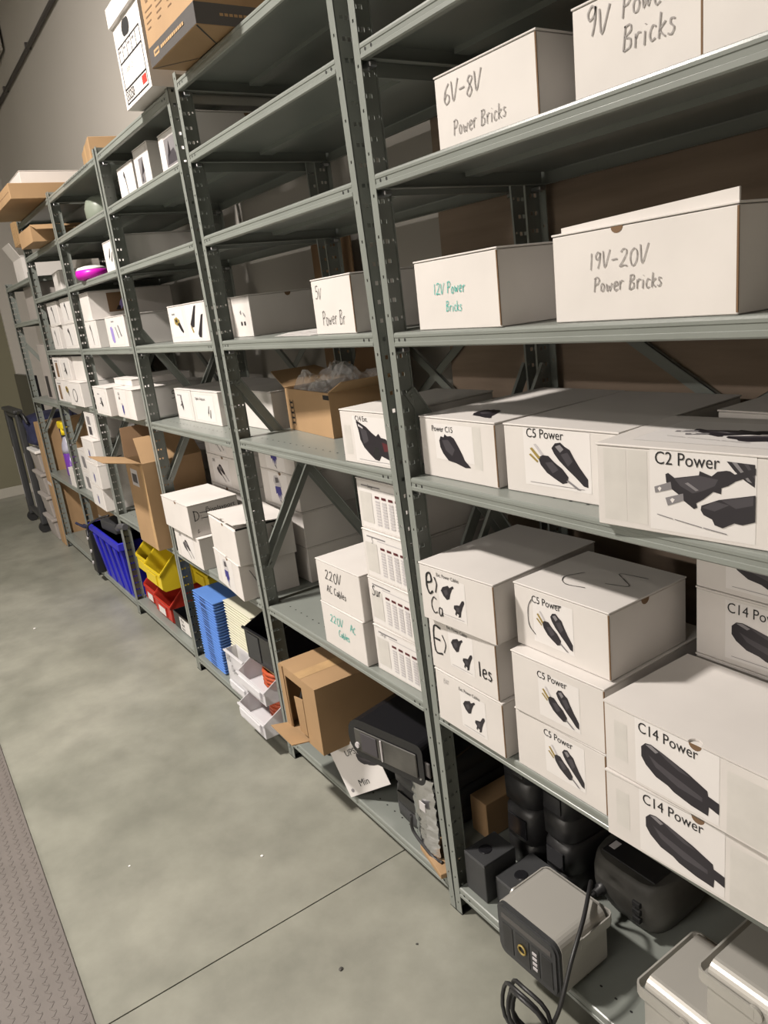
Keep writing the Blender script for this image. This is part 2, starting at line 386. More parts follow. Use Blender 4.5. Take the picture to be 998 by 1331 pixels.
# single-stroke marker alphabet (cap height 1, x-height .6)
G = {
 '0': (.6, [[(.3, 1), (.08, .8), (.05, .4), (.2, .03), (.4, .03), (.56, .35), (.52, .8), (.3, 1)]]),
 '1': (.3, [[(.12, 1), (.14, .5), (.13, 0)]]),
 '2': (.62, [[(.05, .82), (.2, .98), (.42, .95), (.48, .75), (.3, .4), (.02, .03), (.3, .08), (.6, .03)]]),
 '5': (.55, [[(.5, 1), (.14, .98), (.1, .6), (.3, .62), (.46, .42), (.38, .12), (.15, .0), (.0, .08)]]),
 '6': (.55, [[(.42, 1), (.15, .7), (.05, .3), (.2, .02), (.45, .12), (.45, .38), (.25, .48), (.08, .3)]]),
 '8': (.55, [[(.48, .9), (.25, 1), (.1, .8), (.3, .55), (.46, .25), (.25, .0), (.06, .2), (.25, .5), (.5, .85)]]),
 '9': (.5, [[(.42, .85), (.25, 1), (.06, .8), (.15, .55), (.38, .68), (.42, .95), (.4, .4), (.3, 0)]]),
 'V': (.55, [[(.0, 1), (.2, .02), (.55, 1.02)]]), '-': (.55, [[(.05, .45), (.48, .48)]]),
 'P': (.55, [[(.1, 1), (.08, .0)], [(.02, .9), (.3, 1.02), (.5, .8), (.35, .55), (.1, .48)]]),
 'B': (.55, [[(.1, 1), (.07, 0)], [(.05, .95), (.35, 1), (.42, .75), (.12, .55), (.42, .42), (.42, .1), (.07, 0)]]),
 'A': (.6, [[(.0, 0), (.28, 1), (.55, 0)], [(.1, .4), (.46, .42)]]), 'C': (.55, [[(.5, .9), (.3, 1), (.08, .7), (.06, .3), (.25, .0), (.52, .1)]]),
 'E': (.5, [[(.5, 1), (.1, .98), (.07, .02), (.5, 0)], [(.08, .52), (.42, .52)]]), 'X': (.5, [[(.05, 1), (.5, 0)], [(.48, 1), (.0, 0)]]),
 'D': (.6, [[(.12, 1), (.1, 0)], [(.02, .98), (.4, .85), (.55, .45), (.38, .1), (.05, 0)]]), 'S': (.5, [[(.45, .9), (.25, 1), (.08, .8), (.4, .45), (.4, .12), (.2, 0), (.02, .12)]]),
 'T': (.5, [[(.0, 1), (.52, 1)], [(.26, 1), (.25, 0)]]), 'U': (.55, [[(.05, 1), (.08, .2), (.28, 0), (.48, .2), (.5, 1)]]), 'K': (.5, [[(.08, 1), (.06, 0)], [(.48, .95), (.1, .45), (.5, 0)]]),
 'I': (.2, [[(.1, 1), (.1, 0)]]), 'O': (.6, [[(.3, 1), (.06, .7), (.06, .25), (.3, 0), (.54, .25), (.54, .7), (.3, 1)]]), 'N': (.6, [[(.06, 0), (.08, 1), (.5, 0), (.52, 1)]]),
 'R': (.55, [[(.1, 1), (.08, 0)], [(.04, .95), (.4, .95), (.42, .6), (.1, .48), (.5, 0)]]),
 'o': (.42, [[(.2, .6), (.05, .4), (.1, .05), (.3, .03), (.38, .35), (.2, .6)]]), 'w': (.6, [[(.02, .58), (.14, .04), (.28, .42), (.4, .04), (.56, .6)]]),
 'e': (.42, [[(.05, .3), (.36, .38), (.3, .6), (.1, .52), (.06, .2), (.2, .0), (.4, .1)]]), 'r': (.36, [[(.06, .6), (.08, 0)], [(.08, .4), (.2, .6), (.36, .58)]]),
 'i': (.22, [[(.1, .58), (.11, 0)], [(.11, .82), (.12, .86)]]), 'c': (.38, [[(.35, .52), (.18, .6), (.05, .3), (.16, .02), (.36, .08)]]),
 'k': (.42, [[(.08, 1), (.06, 0)], [(.36, .6), (.1, .3), (.4, 0)]]), 's': (.34, [[(.32, .55), (.12, .6), (.1, .42), (.3, .22), (.2, 0), (.0, .06)]]),
 'a': (.42, [[(.36, .55), (.12, .58), (.05, .2), (.18, .0), (.34, .25), (.36, .58), (.38, .02)]]), 'b': (.42, [[(.08, 1), (.07, .02), (.3, .05), (.38, .35), (.2, .52), (.08, .35)]]),
 'l': (.2, [[(.1, 1), (.1, 0)]]), 't': (.36, [[(.18, .95), (.18, .05), (.32, .04)], [(.02, .62), (.34, .64)]]), 'x': (.4, [[(.04, .6), (.36, 0)], [(.36, .6), (.02, 0)]]),
 'p': (.42, [[(.08, .6), (.07, -.35)], [(.08, .5), (.3, .6), (.38, .3), (.2, .03), (.08, .12)]]), 'y': (.4, [[(.04, .6), (.18, .12)], [(.38, .6), (.1, -.35)]]),
 'u': (.42, [[(.05, .6), (.08, .1), (.25, .02), (.36, .3), (.36, .6), (.38, 0)]]), ':': (.2, [[(.1, .5), (.12, .54)], [(.1, .05), (.12, .1)]]), ' ': (.3, []), '.': (.15, [[(.06, 0), (.08, .04)]]),
 'g': (.42, [[(.36, .55), (.12, .58), (.05, .25), (.2, .02), (.36, .25), (.37, .58), (.35, -.2), (.1, -.32)]]),
 'J': (.45, [[(.4, 1), (.4, .2), (.2, 0), (.02, .2)]]),
 'n': (.42, [[(.06, .6), (.07, 0)], [(.07, .4), (.22, .6), (.36, .45), (.37, 0)]]), 'd': (.42, [[(.36, 1), (.37, 0)], [(.36, .5), (.15, .58), (.05, .25), (.18, 0), (.36, .15)]]),
}
def strokes(parent, fr, lines, m, th, off=.0011, name='handwriting'):
    O, U, V, N = fr; bm = nb()
    for L in lines:
        if len(L) > 2: L = [tuple(v)[:2] for v in spline([(a, b, 0) for a, b in L], 4)]
        n = len(L); left = []; right = []
        for i, (a, b) in enumerate(L):
            a0, b0 = L[max(0, i-1)]; a1, b1 = L[min(n-1, i+1)]; dx, dy = a1-a0, b1-b0; q = math.hypot(dx, dy) or 1
            t_ = th*(.5+.08*math.sin(i*1.7)); nx, ny = -dy/q*t_, dx/q*t_
            left.append(bm.verts.new(O+U*(a+nx)+V*(b+ny)+N*off)); right.append(bm.verts.new(O+U*(a-nx)+V*(b-ny)+N*off))
        for i in range(n-1):
            f = bm.faces.new((right[i], right[i+1], left[i+1], left[i])); f.normal_update()
            if f.normal.dot(N) < 0: f.normal_flip()
    return link(name, bm, m, parent)
def hand(parent, fr, s, x, y, size, m='ink', th=None, sx=1., slant=.12, rot=0, gap=.12, seed=0, off=.0011):
    rnd = random.Random(seed+len(s)); lines = []; cx = 0
    for ch in s:
        wd, st = G[ch]; dy = rnd.uniform(-.05, .05); sc = rnd.uniform(.93, 1.07)
        for L in st:
            q = []
            for a, b in L:
                X = (cx+a*sc+slant*b)*size*sx; Y = (b*sc+dy)*size
                q.append((x+X*math.cos(rot)-Y*math.sin(rot), y+X*math.sin(rot)+Y*math.cos(rot)))
            lines.append(q)
        cx += wd+gap
    return strokes(parent, fr, lines, m, th or size*.075, off)
# ------------------------------------------------------------------ printed pictures (unit square)
def sh(P, dx=0, dy=0, s=1): return [([(dx+a*s, dy+b*s) for a, b in p], m) for p, m in P]
PIC = {}
PIC['c5'] = [([(.40, .86), (.46, .97), (.55, 1.), (.62, .92), (.70, .86), (.76, .7), (.84, .52), (.97, .28), (.97, .1), (.90, .12), (.78, .28), (.66, .42), (.52, .60), (.44, .74)], 'pic'),
 ([(.46, .9), (.54, .95), (.60, .86), (.54, .78)], 'pic3'), ([(.55, .74), (.66, .80), (.74, .62), (.66, .5)], 'pic2'),
 ([(.16, .62), (.24, .68), (.34, .68), (.44, .55), (.56, .44), (.66, .27), (.64, .14), (.56, .10), (.42, .20), (.30, .30), (.20, .46)], 'pic'), ([(.28, .52), (.40, .56), (.5, .4), (.4, .3)], 'pic2'),
 ([(.02, .80), (.06, .83), (.20, .62), (.16, .58)], 'gold'), ([(.09, .90), (.13, .92), (.26, .70), (.22, .66)], 'pale'), ([(.0, .66), (.03, .69), (.16, .54), (.14, .50)], 'gold'),
 ([(.62, .18), (.66, .20), (.86, .02), (.80, .02)], 'pic3')]
PIC['c14'] = [([(.0, .84), (.06, .97), (.14, 1.), (.30, .93), (.62, .76), (.86, .58), (.87, .47), (1., .42), (1., .16), (.88, .22), (.87, .0), (.66, .03), (.44, .12), (.36, .20), (.20, .26), (.06, .44), (.0, .60)], 'pic'),
 ([(.06, .94), (.14, .98), (.24, .90), (.20, .84)], 'pic3'), ([(.20, .96), (.36, .90), (.66, .68), (.50, .70), (.34, .82)], 'pic2'), ([(.10, .72), (.24, .62), (.80, .36), (.80, .26), (.50, .30), (.2, .5)], 'pic2')]
PIC['ext'] = [([(.0, .72), (.10, .86), (.34, .96), (.40, .90), (.56, 1.), (.60, .94), (.52, .88), (.42, .70), (.36, .52), (.24, .46), (.10, .56)], 'pic'),
 ([(.98, .62), (1., .54), (.92, .40), (.84, .22), (.80, .04), (.70, .0), (.72, .10), (.64, .12), (.62, .04), (.56, .06), (.60, .18), (.52, .26), (.54, .36), (.66, .40), (.78, .42), (.90, .60)], 'pic'), ([(.12, .74), (.28, .82), (.32, .68), (.2, .58)], 'pic2'), ([(.62, .32), (.76, .34), (.76, .2), (.66, .18)], 'pic2')]
_c2 = lambda L: [((x-90)/675, (1300-y)/640) for x, y in L]
PIC['c2'] = [(_c2([(590, 710), (755, 718), (755, 880), (700, 840), (640, 780)]), 'pic'), (_c2([(620, 712), (650, 714), (740, 850), (715, 840)]), 'pic3'), (_c2([(690, 715), (715, 717), (755, 790), (755, 820)]), 'pic2'),
 (_c2([(205, 912), (200, 850), (218, 838), (262, 872), (420, 832), (425, 800), (500, 830), (535, 792), (590, 778), (612, 780), (640, 800), (760, 742), (760, 790), (645, 850), (600, 890), (560, 910), (558, 955), (510, 945), (450, 1010), (402, 1048), (410, 1080), (388, 1095), (320, 1040), (290, 1000), (240, 960)]), 'pic'),
 (_c2([(262, 880), (420, 836), (540, 850), (520, 900), (440, 950), (380, 975), (300, 930)]), 'pic2'), (_c2([(122, 958), (235, 905), (242, 962), (128, 1006)]), 'pic3'), (_c2([(198, 1035), (318, 985), (322, 1038), (214, 1095)]), 'pic3'),
 (_c2([(145, 968), (158, 952), (172, 962), (160, 992)]), 'paper'), (_c2([(230, 1045), (245, 1030), (262, 1040), (246, 1070)]), 'paper'), (_c2([(330, 905), (350, 895), (420, 945), (400, 955)]), 'pic3'),
 (_c2([(545, 1000), (762, 935), (762, 1130), (690, 1165), (640, 1160), (570, 1210), (520, 1195), (505, 1155), (450, 1130), (432, 1095), (436, 1060)]), 'pic'), (_c2([(560, 1000), (750, 945), (750, 1010), (650, 1050)]), 'pic2'), (_c2([(440, 1075), (520, 1015), (610, 1030), (520, 1090)]), 'pic2'),
 (_c2([(140, 1172), (250, 1194), (250, 1200), (140, 1178)]), 'pic3'), (_c2([(260, 1194), (440, 1226), (440, 1232), (260, 1200)]), 'pic3'), (_c2([(450, 1226), (596, 1248), (596, 1255), (450, 1234)]), 'pic3')]
PIC['c15'] = [([(.0, .72), (.06, .86), (.16, .84), (.2, .94), (.28, .88), (.40, .90), (.50, .84), (.62, .62), (.72, .42), (.80, .22), (.98, .02), (.8, .0), (.5, .1), (.26, .14), (.10, .34), (.02, .52)], 'pic'), ([(.1, .74), (.3, .78), (.5, .5), (.4, .3), (.2, .44)], 'pic2')]
PIC['c14ext'] = [([(.0, .98), (.04, 1.), (.3, .86), (.46, .72), (.58, .64), (.66, .72), (.72, .62), (.86, .60), (1., .44), (1., .12), (.90, .06), (.80, .10), (.68, .14), (.60, .0), (.48, .02), (.34, .14), (.18, .3), (.08, .5), (.06, .7)], 'pic'),
 ([(.44, .16), (.52, .36), (.62, .34), (.64, .14), (.56, .05), (.47, .07)], 'dark'), ([(.74, .5), (.94, .46), (.96, .3), (.78, .26)], 'maroon'), ([(.1, .84), (.3, .76), (.34, .5), (.18, .4)], 'pic2'), ([(.06, .92), (.2, .84), (.2, .8), (.06, .86)], 'pale')]
PIC['dvi'] = [([(.0, .7), (.1, .84), (.2, .82), (.42, .42), (.34, .34), (.1, .5)], 'pic2'), ([(.2, .9), (.34, 1.), (.46, .94), (.72, .52), (.6, .44), (.32, .66)], 'pic'), ([(.38, .4), (.42, .42), (.72, .06), (.68, .04)], 'pic2'), ([(.66, .5), (.7, .52), (1., .16), (.96, .14)], 'pic2'), ([(.28, .86), (.4, .9), (.5, .7), (.38, .7)], 'pic3')]
PIC['vga'] = [([(.2, .95), (.5, 1.), (.75, .85), (.85, .6), (.7, .55), (.25, .6), (.1, .75)], 'pale'), ([(.3, .9), (.6, .92), (.66, .75), (.3, .7)], 'pic2'), ([(.2, .58), (.75, .6), (.8, .3), (.7, .34), (.66, .1), (.58, .3), (.5, .04), (.46, .3), (.38, .16), (.34, .34), (.22, .3)], 'navy'), ([(.52, .1), (.58, .12), (.7, .0), (.66, .0)], 'pic')]
PIC['hdmi'] = [([(.5, .98), (.62, 1.), (.46, .66), (.34, .36), (.2, .34), (.1, .44), (.24, .62)], 'pic'), ([(.1, .42), (.2, .34), (.28, .2), (.2, .18)], 'gold'), ([(.86, .7), (.98, .72), (.8, .3), (.7, .02), (.56, .04), (.52, .14), (.68, .4)], 'pic')]
PIC['goldplug'] = [([(.1, .9), (.4, 1.), (.7, .8), (.66, .6), (.4, .46), (.12, .6)], 'gold'), ([(.2, .84), (.4, .88), (.5, .7), (.28, .66)], 'pic'), ([(.4, .6), (.7, .66), (1., .1), (.9, .0), (.7, .16)], 'pic')]
PIC['usb'] = [([(.3, .98), (.6, 1.), (.62, .7), (.34, .68)], 'pic3'), ([(.36, .66), (.6, .68), (.74, .3), (.6, .1), (.42, .3)], 'pic'), ([(.1, .4), (.3, .5), (.34, .42), (.14, .32)], 'pic2')]
PIC['thin'] = [([(.4, 1.), (.5, .98), (.6, .7), (.72, .0), (.66, .0), (.5, .66), (.36, .8)], 'pic'), ([(.3, .9), (.44, .92), (.5, .8), (.34, .78)], 'pic2')]
PIC['blue'] = [([(.3, .7), (.5, .9), (.68, .8), (.7, .3), (.5, .06), (.34, .3)], 'navy'), ([(.1, .9), (.3, 1.), (.6, .94), (.2, .8)], 'pale')]
PIC['lilac'] = [([(.06, .9), (.2, .96), (.3, .8), (.34, .1), (.2, .04), (.1, .2)], 'lilac'), ([(.5, .9), (.56, .9), (.72, .3), (.66, .3)], 'pic3'), ([(.74, .98), (.82, .98), (.98, .4), (.9, .36)], 'pic3')]
PIC['photo'] = [([(0, 0), (1, 0), (1, 1), (0, 1)], 'raw'), ([(.4, .1), (.5, .08), (.76, .5), (.84, .9), (.7, .84), (.5, .5)], 'lilac'), ([(.3, .1), (.5, .06), (.5, .3), (.4, .3)], 'pic')]
PIC['ring'] = [([(.5+.34*math.cos(a), .5+.46*math.sin(a)) for a in [k*.5236 for k in range(12)]], 'pic2'), ([(.5+.26*math.cos(a), .5+.39*math.sin(a)) for a in [k*.5236 for k in range(12)]], 'paper')]
PIC['strip'] = [([(0, 0), (1, 0), (1, 1), (0, 1)], 'pic2')]
PIC['icons'] = [([(.1, .8), (.3, .9), (.3, .7), (.2, .66)], 'pic3'), ([(.5, .8), (.7, .7), (.8, .5), (.6, .6)], 'pic3'), ([(.1, .1), (.3, .1), (.3, .3), (.1, .3)], 'pic'), ([(.5, .1), (.7, .1), (.7, .3), (.5, .3)], 'pic')]
_s = [([(.05, .93), (.5, .93), (.5, .96), (.05, .96)], 'pic3'), ([(.3, .88), (.96, .88), (.96, .9), (.3, .9)], 'pale'), ([(.0, .1), (.28, .1), (.28, .8), (.0, .8)], 'tape')]
for k in range(4):
    x = .36+k*.155
    _s.append(([(x, .7), (x+.10, .7), (x+.10, .755), (x, .755)], 'maroon'))
    for j in range(9): _s.append(([(x+.005, .08+j*.066), (x+.10, .08+j*.066), (x+.10, .122+j*.066), (x+.005, .122+j*.066)], 'pale'))
PIC['table'] = _s
# ------------------------------------------------------------------ mailer carton
def carton(label, x, y, z, w, d=.305, h=.1285, ang=0, notch=False, group=None, lidgap=0, m='white', name='mailer_carton', cat='box', notch_side=False, edge=True):
    t = thing(name, label, cat, (x, y, z), ang, group)
    e = .0012
    bm = nb(); bx(bm, 0, 0, 0, w, d, h-.004, bev=.0014); body = link('body', bm, m, t)
    # lid: a sheet with a thumb notch, its front tuck flap just inside the seam
    bm = nb(); lg = lidgap
    if notch:
        c = w*.55; r = .011; z0 = h-.0032
        pts = [(-e, -e)]+[(c-r*math.cos(math.pi*k/6), -e+r*math.sin(math.pi*k/6)) for k in range(7)]+[(w+e, -e), (w+e, d+e), (-e, d+e)]
        prism(bm, [(a, b, z0) for a, b in pts], (0, 0, .0032))
    else:
        bx(bm, -e, -e, h-.0032, w+e, d+e, h, bev=.0008)
    if lg:
        for v in bm.verts: v.co.z += lg*(1-max(0, v.co.y)/d)*(.35+.65*max(0, v.co.x)/w)
        bx(bm, -.0006, -.0006, h-.004, .002, d, h+lg*.25)
    lid = link('lid', bm, m, t)
    if notch:
        decal('thumb_notch', lid, frame('front', w, d, h), [([(c-.011, h-.0036)]+[(c-.011*math.cos(math.pi*k/8), h-.0036-.010*math.sin(math.pi*k/8)) for k in range(1, 8)]+[(c+.011, h-.0036)], 'raw')], .0004)
    if notch_side:
        c2 = d*.45
        decal('thumb_notch', lid, frame('right', w, d, h), [([(c2-.011, h-.004)]+[(c2-.011*math.cos(math.pi*k/8), h-.004-.011*math.sin(math.pi*k/8)) for k in range(1, 8)]+[(c2+.011, h-.004)], 'raw')], .0004)
    if edge:
        bm = nb(); bx(bm, w-.0022, -.0009, .003, w+.0005, .0006, h-.005); link('corrugated_edge', bm, 'raw', t)
    t['dims'] = 0; del t['dims']
    return t, (lambda f: frame(f, w, d, h))
def label_on(t, F, face, x, y, w, h, picname=None, px=0, py=0, pw=1, ph=1, text=None, tx=.1, ty=.85, ts=.012, m='paper', under=False, tsx=.86):
    fr = F(face); paper(t, fr, x, y, w, h, m)
    if picname: pic(t, fr, PIC[picname], x+px*w, y+py*h, pw*w, ph*h)
    if text and text[0] == '~':                                     # print too small to read: grey word shapes
        n = len(text)-1; decal('small_print', t, fr, [([(x+tx*w+k*ts*1.6, y+ty*h), (x+tx*w+k*ts*1.6+ts*1.3, y+ty*h), (x+tx*w+k*ts*1.6+ts*1.3, y+ty*h+ts*.55), (x+tx*w+k*ts*1.6, y+ty*h+ts*.55)], 'pic3') for k in range(n)], .0008)
    elif text: printed(t, fr, text, x+tx*w, y+ty*h, ts, sx=tsx)
    if under: decal('caption_line', t, fr, [([(x+.08*w, y+.05*h), (x+.9*w, y+.05*h), (x+.9*w, y+.058*h), (x+.08*w, y+.058*h)], 'pic3')], .0008)
WG = 'white mailer cartons of the cable store'
P = .1292   # stacking pitch
# =================================================================== nearest unit
z = zs(1, 4)
t, F = carton('white carton with 6V-8V written in black marker on the second shelf down', .132, .05, z, .247, .30)
hand(t, F('front'), '6V-8V', .022, .078, .030, 'pencil'); hand(t, F('front'), 'Power Bricks', .042, .026, .023, 'pencil', sx=.92)
t, F = carton('white carton with 9V written in black marker beside the 6V-8V carton', .45, .05, z, .205, .30)
hand(t, F('front'), '9V', .024, .082, .034, 'pencil'); hand(t, F('front'), 'Power', .085, .088, .026, 'pencil'); hand(t, F('front'), 'Bricks', .085, .048, .028, 'pencil')
t, F = carton('white carton cut off by the right edge beside the 9V carton', .658, .045, z, .225, .30)
hand(t, F('front'), '12V', .09, .08, .034, 'pencil')
z = zs(1, 3)
t, F = carton('white carton with 12V Power Bricks in teal marker', .06, .02, z, .257, .30, ang=-4.5)
hand(t, F('front'), '12V Power', .062, .064, .0195, 'teal'); hand(t, F('front'), 'Bricks', .098, .032, .017, 'teal')
t, F = carton('large white carton with 19V-20V Power Bricks in faint grey marker', .419, .021, z, .317, .225, .131, ang=-3.5, notch=False, edge=True, lidgap=0)
hand(t, F('front'), '19V-20V', .075, .074, .024, 'pencil', th=.0017); hand(t, F('front'), 'Power Bricks', .082, .042, .0195, 'pencil', th=.0017)
bm = nb(); prism(bm, [(.012, .008, .1312), (.314, .004, .1312), (.314, .004, .147), (.012, .008, .139)], (0, .003, 0)); link('lid_flap', bm, 'white', t)
decal('thumb_notch', t, F('front'), [([(.118, .1275)]+[(.129-.011*math.cos(math.pi*k/8), .1275-.009*math.sin(math.pi*k/8)) for k in range(1, 8)]+[(.140, .1275)], 'raw')], .0005)
z = zs(1, 2)
t, F = carton('white carton labelled Power C15 at the left end of the middle shelf', .005, .036, z, .231, .372, .127, ang=.6)
label_on(t, F, 'front', .048, .040, .118, .074, None); pic(t, F('front'), PIC['c15'], .062, .030, .095, .068); printed(t, F('front'), 'Power C15', .040, .098, .0125)
pic(t, F('top'), PIC['c15'], .10, .03, .09, .08); decal('packing_tape', t, F('front'), [([(.165, .03), (.19, .03), (.19, .115), (.165, .115)], 'tape')], .0002)
t, F = carton('white carton labelled C5 Power on the middle shelf beside the C15 carton', .254, .044, z, .252, .36, .127, ang=2.6)
label_on(t, F, 'front', .048, .018, .148, .104, 'c5', .08, .02, .9, .78, 'C5 Power', .05, .84, .0175, under=True)
t, F = carton('wide white carton labelled C2 Power overhanging the middle shelf', .523, -.017, z, .31, .222, .127, ang=6.4)
label_on(t, F, 'front', .088, .006, .150, .119, 'c2', 0, 0, 1, 1, 'C2 Power', .05, .82, .0195)
for a, b in ((.012, .05), (.052, .084)): decal('packing_tape', t, F('front'), [([(a, .01), (b, .01), (b, .12), (a, .12)], 'tape')], .0002)
paper(t, F('top'), .04, .035, .22, .15, 'paper'); pic(t, F('top'), [p for p in PIC['c2']], .06, .05, .19, .11)
t, F = carton('white carton on its own behind the C2 Power carton', .56, .235, z, .31, .222, .135, ang=0)
strokes(t, F('top'), [[(.06, .09), (.12, .13), (.20, .12), (.16, .08), (.08, .08)]], 'ink', .002)
z1 = zs(1, 1)
for k, (x, y, a, lb) in enumerate(((.030, -.009, -.3, 'bottom carton of the Ext. Power Cables stack'), (.023, -.007, -.8, 'middle Ext. Power Cables carton with large E X marker letters'), (.035, -.026, 3.1, 'top Ext. Power Cables carton with a large lower-case e in marker'))):
    t, F = carton(lb, x, y, z1+P*k, .222, .305, ang=a, group='white cartons of extension power cables')
    fr = F('front'); lx, ly = ((.085, .018), (.068, .026), (.058, .022))[k]
    label_on(t, F, 'front', lx, ly, .082, .088, 'ext', .10, .10, .85, .76, 'Ext. Power Cables', -.03, .98, .0085, under=True, tsx=.80)
    if k == 0: hand(t, fr, 'EXT', .030, .102, .010, 'pic3')
    if k == 1:
        hand(t, fr, 'E', .012, .045, .058, 'ink', th=.0042, slant=0); strokes(t, fr, [[(.046, .090), (.056, .070), (.048, .048)]], 'ink', .0026); hand(t, fr, 'les', .164, .038, .034, 'ink', th=.0032, slant=0)
    if k == 2:
        hand(t, fr, 'e', .018, .066, .075, 'ink', th=.0045, slant=0, sx=.7); strokes(t, fr, [[(.048, .105), (.054, .090), (.048, .070)]], 'ink', .003); hand(t, fr, 'Ca', .030, .020, .034, 'ink', th=.0026, slant=0)
for k, (x, y, w_, a, lb) in enumerate(((.277, .001, .225, .2, 'bottom C5 Power carton of the stack on the lower shelf'), (.283, -.004, .222, 1.2, 'middle C5 Power carton of the stack on the lower shelf'), (.272, .025, .226, .5, 'top C5 Power carton of the stack, C5 scrawled on its lid'))):
    t, F = carton(lb, x, y, z1+P*k, w_, .305 if k < 2 else .212, ang=a, group='white cartons of C5 power cables', notch_side=(k == 2))
    lx, ly = ((.078, .022), (.068, .016), (.048, .020))[k]
    label_on(t, F, 'front', lx, ly, .098, .092, 'c5', .08, .02, .92, .76, 'C5 Power', -.02, .86, .0150)
    if k == 2:
        strokes(t, F('front'), [[(.046, .104), (.036, .085), (.036, .05), (.052, .034)], [(.10, .108), (.12, .110)]], 'ink', .0016)
        strokes(t, F('top'), [[(.075, .115), (.06, .075), (.085, .05), (.125, .058)], [(.185, .16), (.13, .15), (.155, .13), (.18, .11), (.14, .095)]], 'ink', .0016)
for k, (x, y, a, lb) in enumerate(((.527, -.028, 2.0, 'lower C14 Power carton of the stack nearest the camera'), (.525, -.024, -.8, 'upper C14 Power carton of the stack nearest the camera'))):
    t, F = carton(lb, x, y, z1+P*k, .31, .222, ang=a, notch=True, group='white cartons of C14 power cables')
    label_on(t, F, 'front', (.066, .062)[k], .006, .148, .118, 'c14', .08, .07, .92, .62, 'C14 Power', .04, .80, .0198)
    decal('packing_tape', t, F('front'), [([(.02, .03), (.046, .03), (.046, .10), (.02, .10)], 'tape')], .0002)
    decal('packing_tape', t, F('front'), [([(.222, .004), (.305, .004), (.305, .108), (.222, .108)], 'tape')], .0002)
for k, lb in enumerate(('white carton hidden behind the lower C14 Power carton', 'white carton hidden behind the upper C14 Power carton', 'C14 Power carton in shade behind the near stack, lower', 'C14 Power carton in shade behind the near stack, topmost')):
    t, F = carton(lb, .534, .214, z1+P*k, .31, .225, ang=0, group='white cartons of C14 power cables')
    label_on(t, F, 'front', .056, .010, .150, .108, 'c14', .08, .08, .92, .60, 'C14 Power', .02, .80, .0195, under=True)
for k in range(2):
    t, F = carton(('lower', 'upper')[k]+' white carton hidden behind the Ext. Power Cables stack', .03, .305, z1+P*k, .225, .15, group=None)
# =================================================================== second unit
z = zs(2, 3)
t, F = carton('white carton with 5V Power Br written in thin black marker', -.372, .03, z, .215, .29, .128, ang=-5.5)
hand(t, F('front'), '5V', .020, .082, .027, 'ink', th=.0015); hand(t, F('front'), 'Power Br', .044, .022, .030, 'ink', th=.0015, sx=.92)
t = thing('storage_tray', 'small black plastic tray on the shelf beside the 5V carton', 'tray', (-.60, .20, z), 0)
bm = nb(); bx(bm, 0, 0, 0, .20, .12, .003); [bx(bm, *q) for q in ((0, 0, .003, .20, .003, .045), (0, .117, .003, .20, .12, .045), (0, .003, .003, .003, .117, .045), (.197, .003, .003, .20, .117, .045))]
link('tray_body', bm, 'blackg', t); boxo('rim', 'blackg', t, -.003, -.003, .045, .203, .002, .049); boxo('partition', 'blackg', t, .09, .003, .003, .092, .117, .04)
t = thing('paper_sheets', 'loose white paper sheets fanned out at the shelf edge', 'paper', (-.66, .055, z), 0)
for k in range(5):
    o = boxo('sheet', 'paper', t, 0, 0, 0, .28, .20, .0006); o.location = (k*.008, k*.006, k*.0014); o.rotation_euler = (0, 0, R(-8+k*5))
z = zs(2, 2)
# open kraft carton full of clear plastic film
t = thing('open_carton', 'open brown carton stuffed with clear plastic film on the middle shelf', 'box', (-.905, .180, z), -5)
W_, D_, H_ = .33, .24, .13
bm = nb(); bx(bm, 0, 0, 0, W_, D_, .004)
for q in ((0, 0, .004, W_, .004, H_), (0, D_-.004, .004, W_, D_, H_), (0, .004, .004, .004, D_-.004, H_), (W_-.004, .004, .004, W_, D_-.004, H_)): bx(bm, *q)
link('carton_wall', bm, 'kraft', t)
bm = nb(); prism(bm, [(0, 0, H_), (0, D_, H_), (-.13, D_-.07, H_+.045), (-.13, .01, H_+.045)], (0, 0, .003)); link('flap', bm, 'kraft', t)
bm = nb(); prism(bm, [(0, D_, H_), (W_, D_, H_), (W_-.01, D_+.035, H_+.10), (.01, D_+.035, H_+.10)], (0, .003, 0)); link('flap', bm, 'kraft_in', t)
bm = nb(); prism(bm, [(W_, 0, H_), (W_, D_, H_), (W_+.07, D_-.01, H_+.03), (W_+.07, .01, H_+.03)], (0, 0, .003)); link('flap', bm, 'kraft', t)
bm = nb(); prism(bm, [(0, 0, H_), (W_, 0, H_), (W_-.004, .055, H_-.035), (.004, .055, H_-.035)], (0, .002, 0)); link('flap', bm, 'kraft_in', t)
fr = (Vector((0, 0, 0)), Vector((1, 0, 0)), Vector((0, 0, 1)), Vector((0, -1, 0)))
decal('printed_mark', t, fr, [([(.030, .02+i*.016), (.052, .02+i*.016), (.052, .026+i*.016), (.030, .026+i*.016)], 'ink') for i in range(5)]+[([(.030, .016), (.033, .016), (.033, .096), (.030, .096)], 'ink'), ([(.056, .016), (.059, .016), (.059, .096), (.056, .096)], 'ink')], .0006)
decal('tape_strip', t, fr, [([(.29, .11), (.33, .11), (.33, .123), (.29, .123)], 'ink')], .0006)
bm = nb(); nx, ny = 34, 26; g = {}
for i in range(nx):
    for j in range(ny):
        u, v = i/(nx-1), j/(ny-1); e = min(u, 1-u, v, 1-v)
        g[i, j] = bm.verts.new((.008+u*(W_-.016)+random.uniform(-.003, .003), .01+v*(D_-.02)+random.uniform(-.003, .003), H_-.03+min(1, e*6)*(.06+.035*math.sin(u*9+v*4)*math.cos(v*7-u*5))+random.uniform(-.008, .010)))
for i in range(nx-1):
    for j in range(ny-1): bm.faces.new((g[i, j], g[i+1, j], g[i+1, j+1], g[i, j+1]))
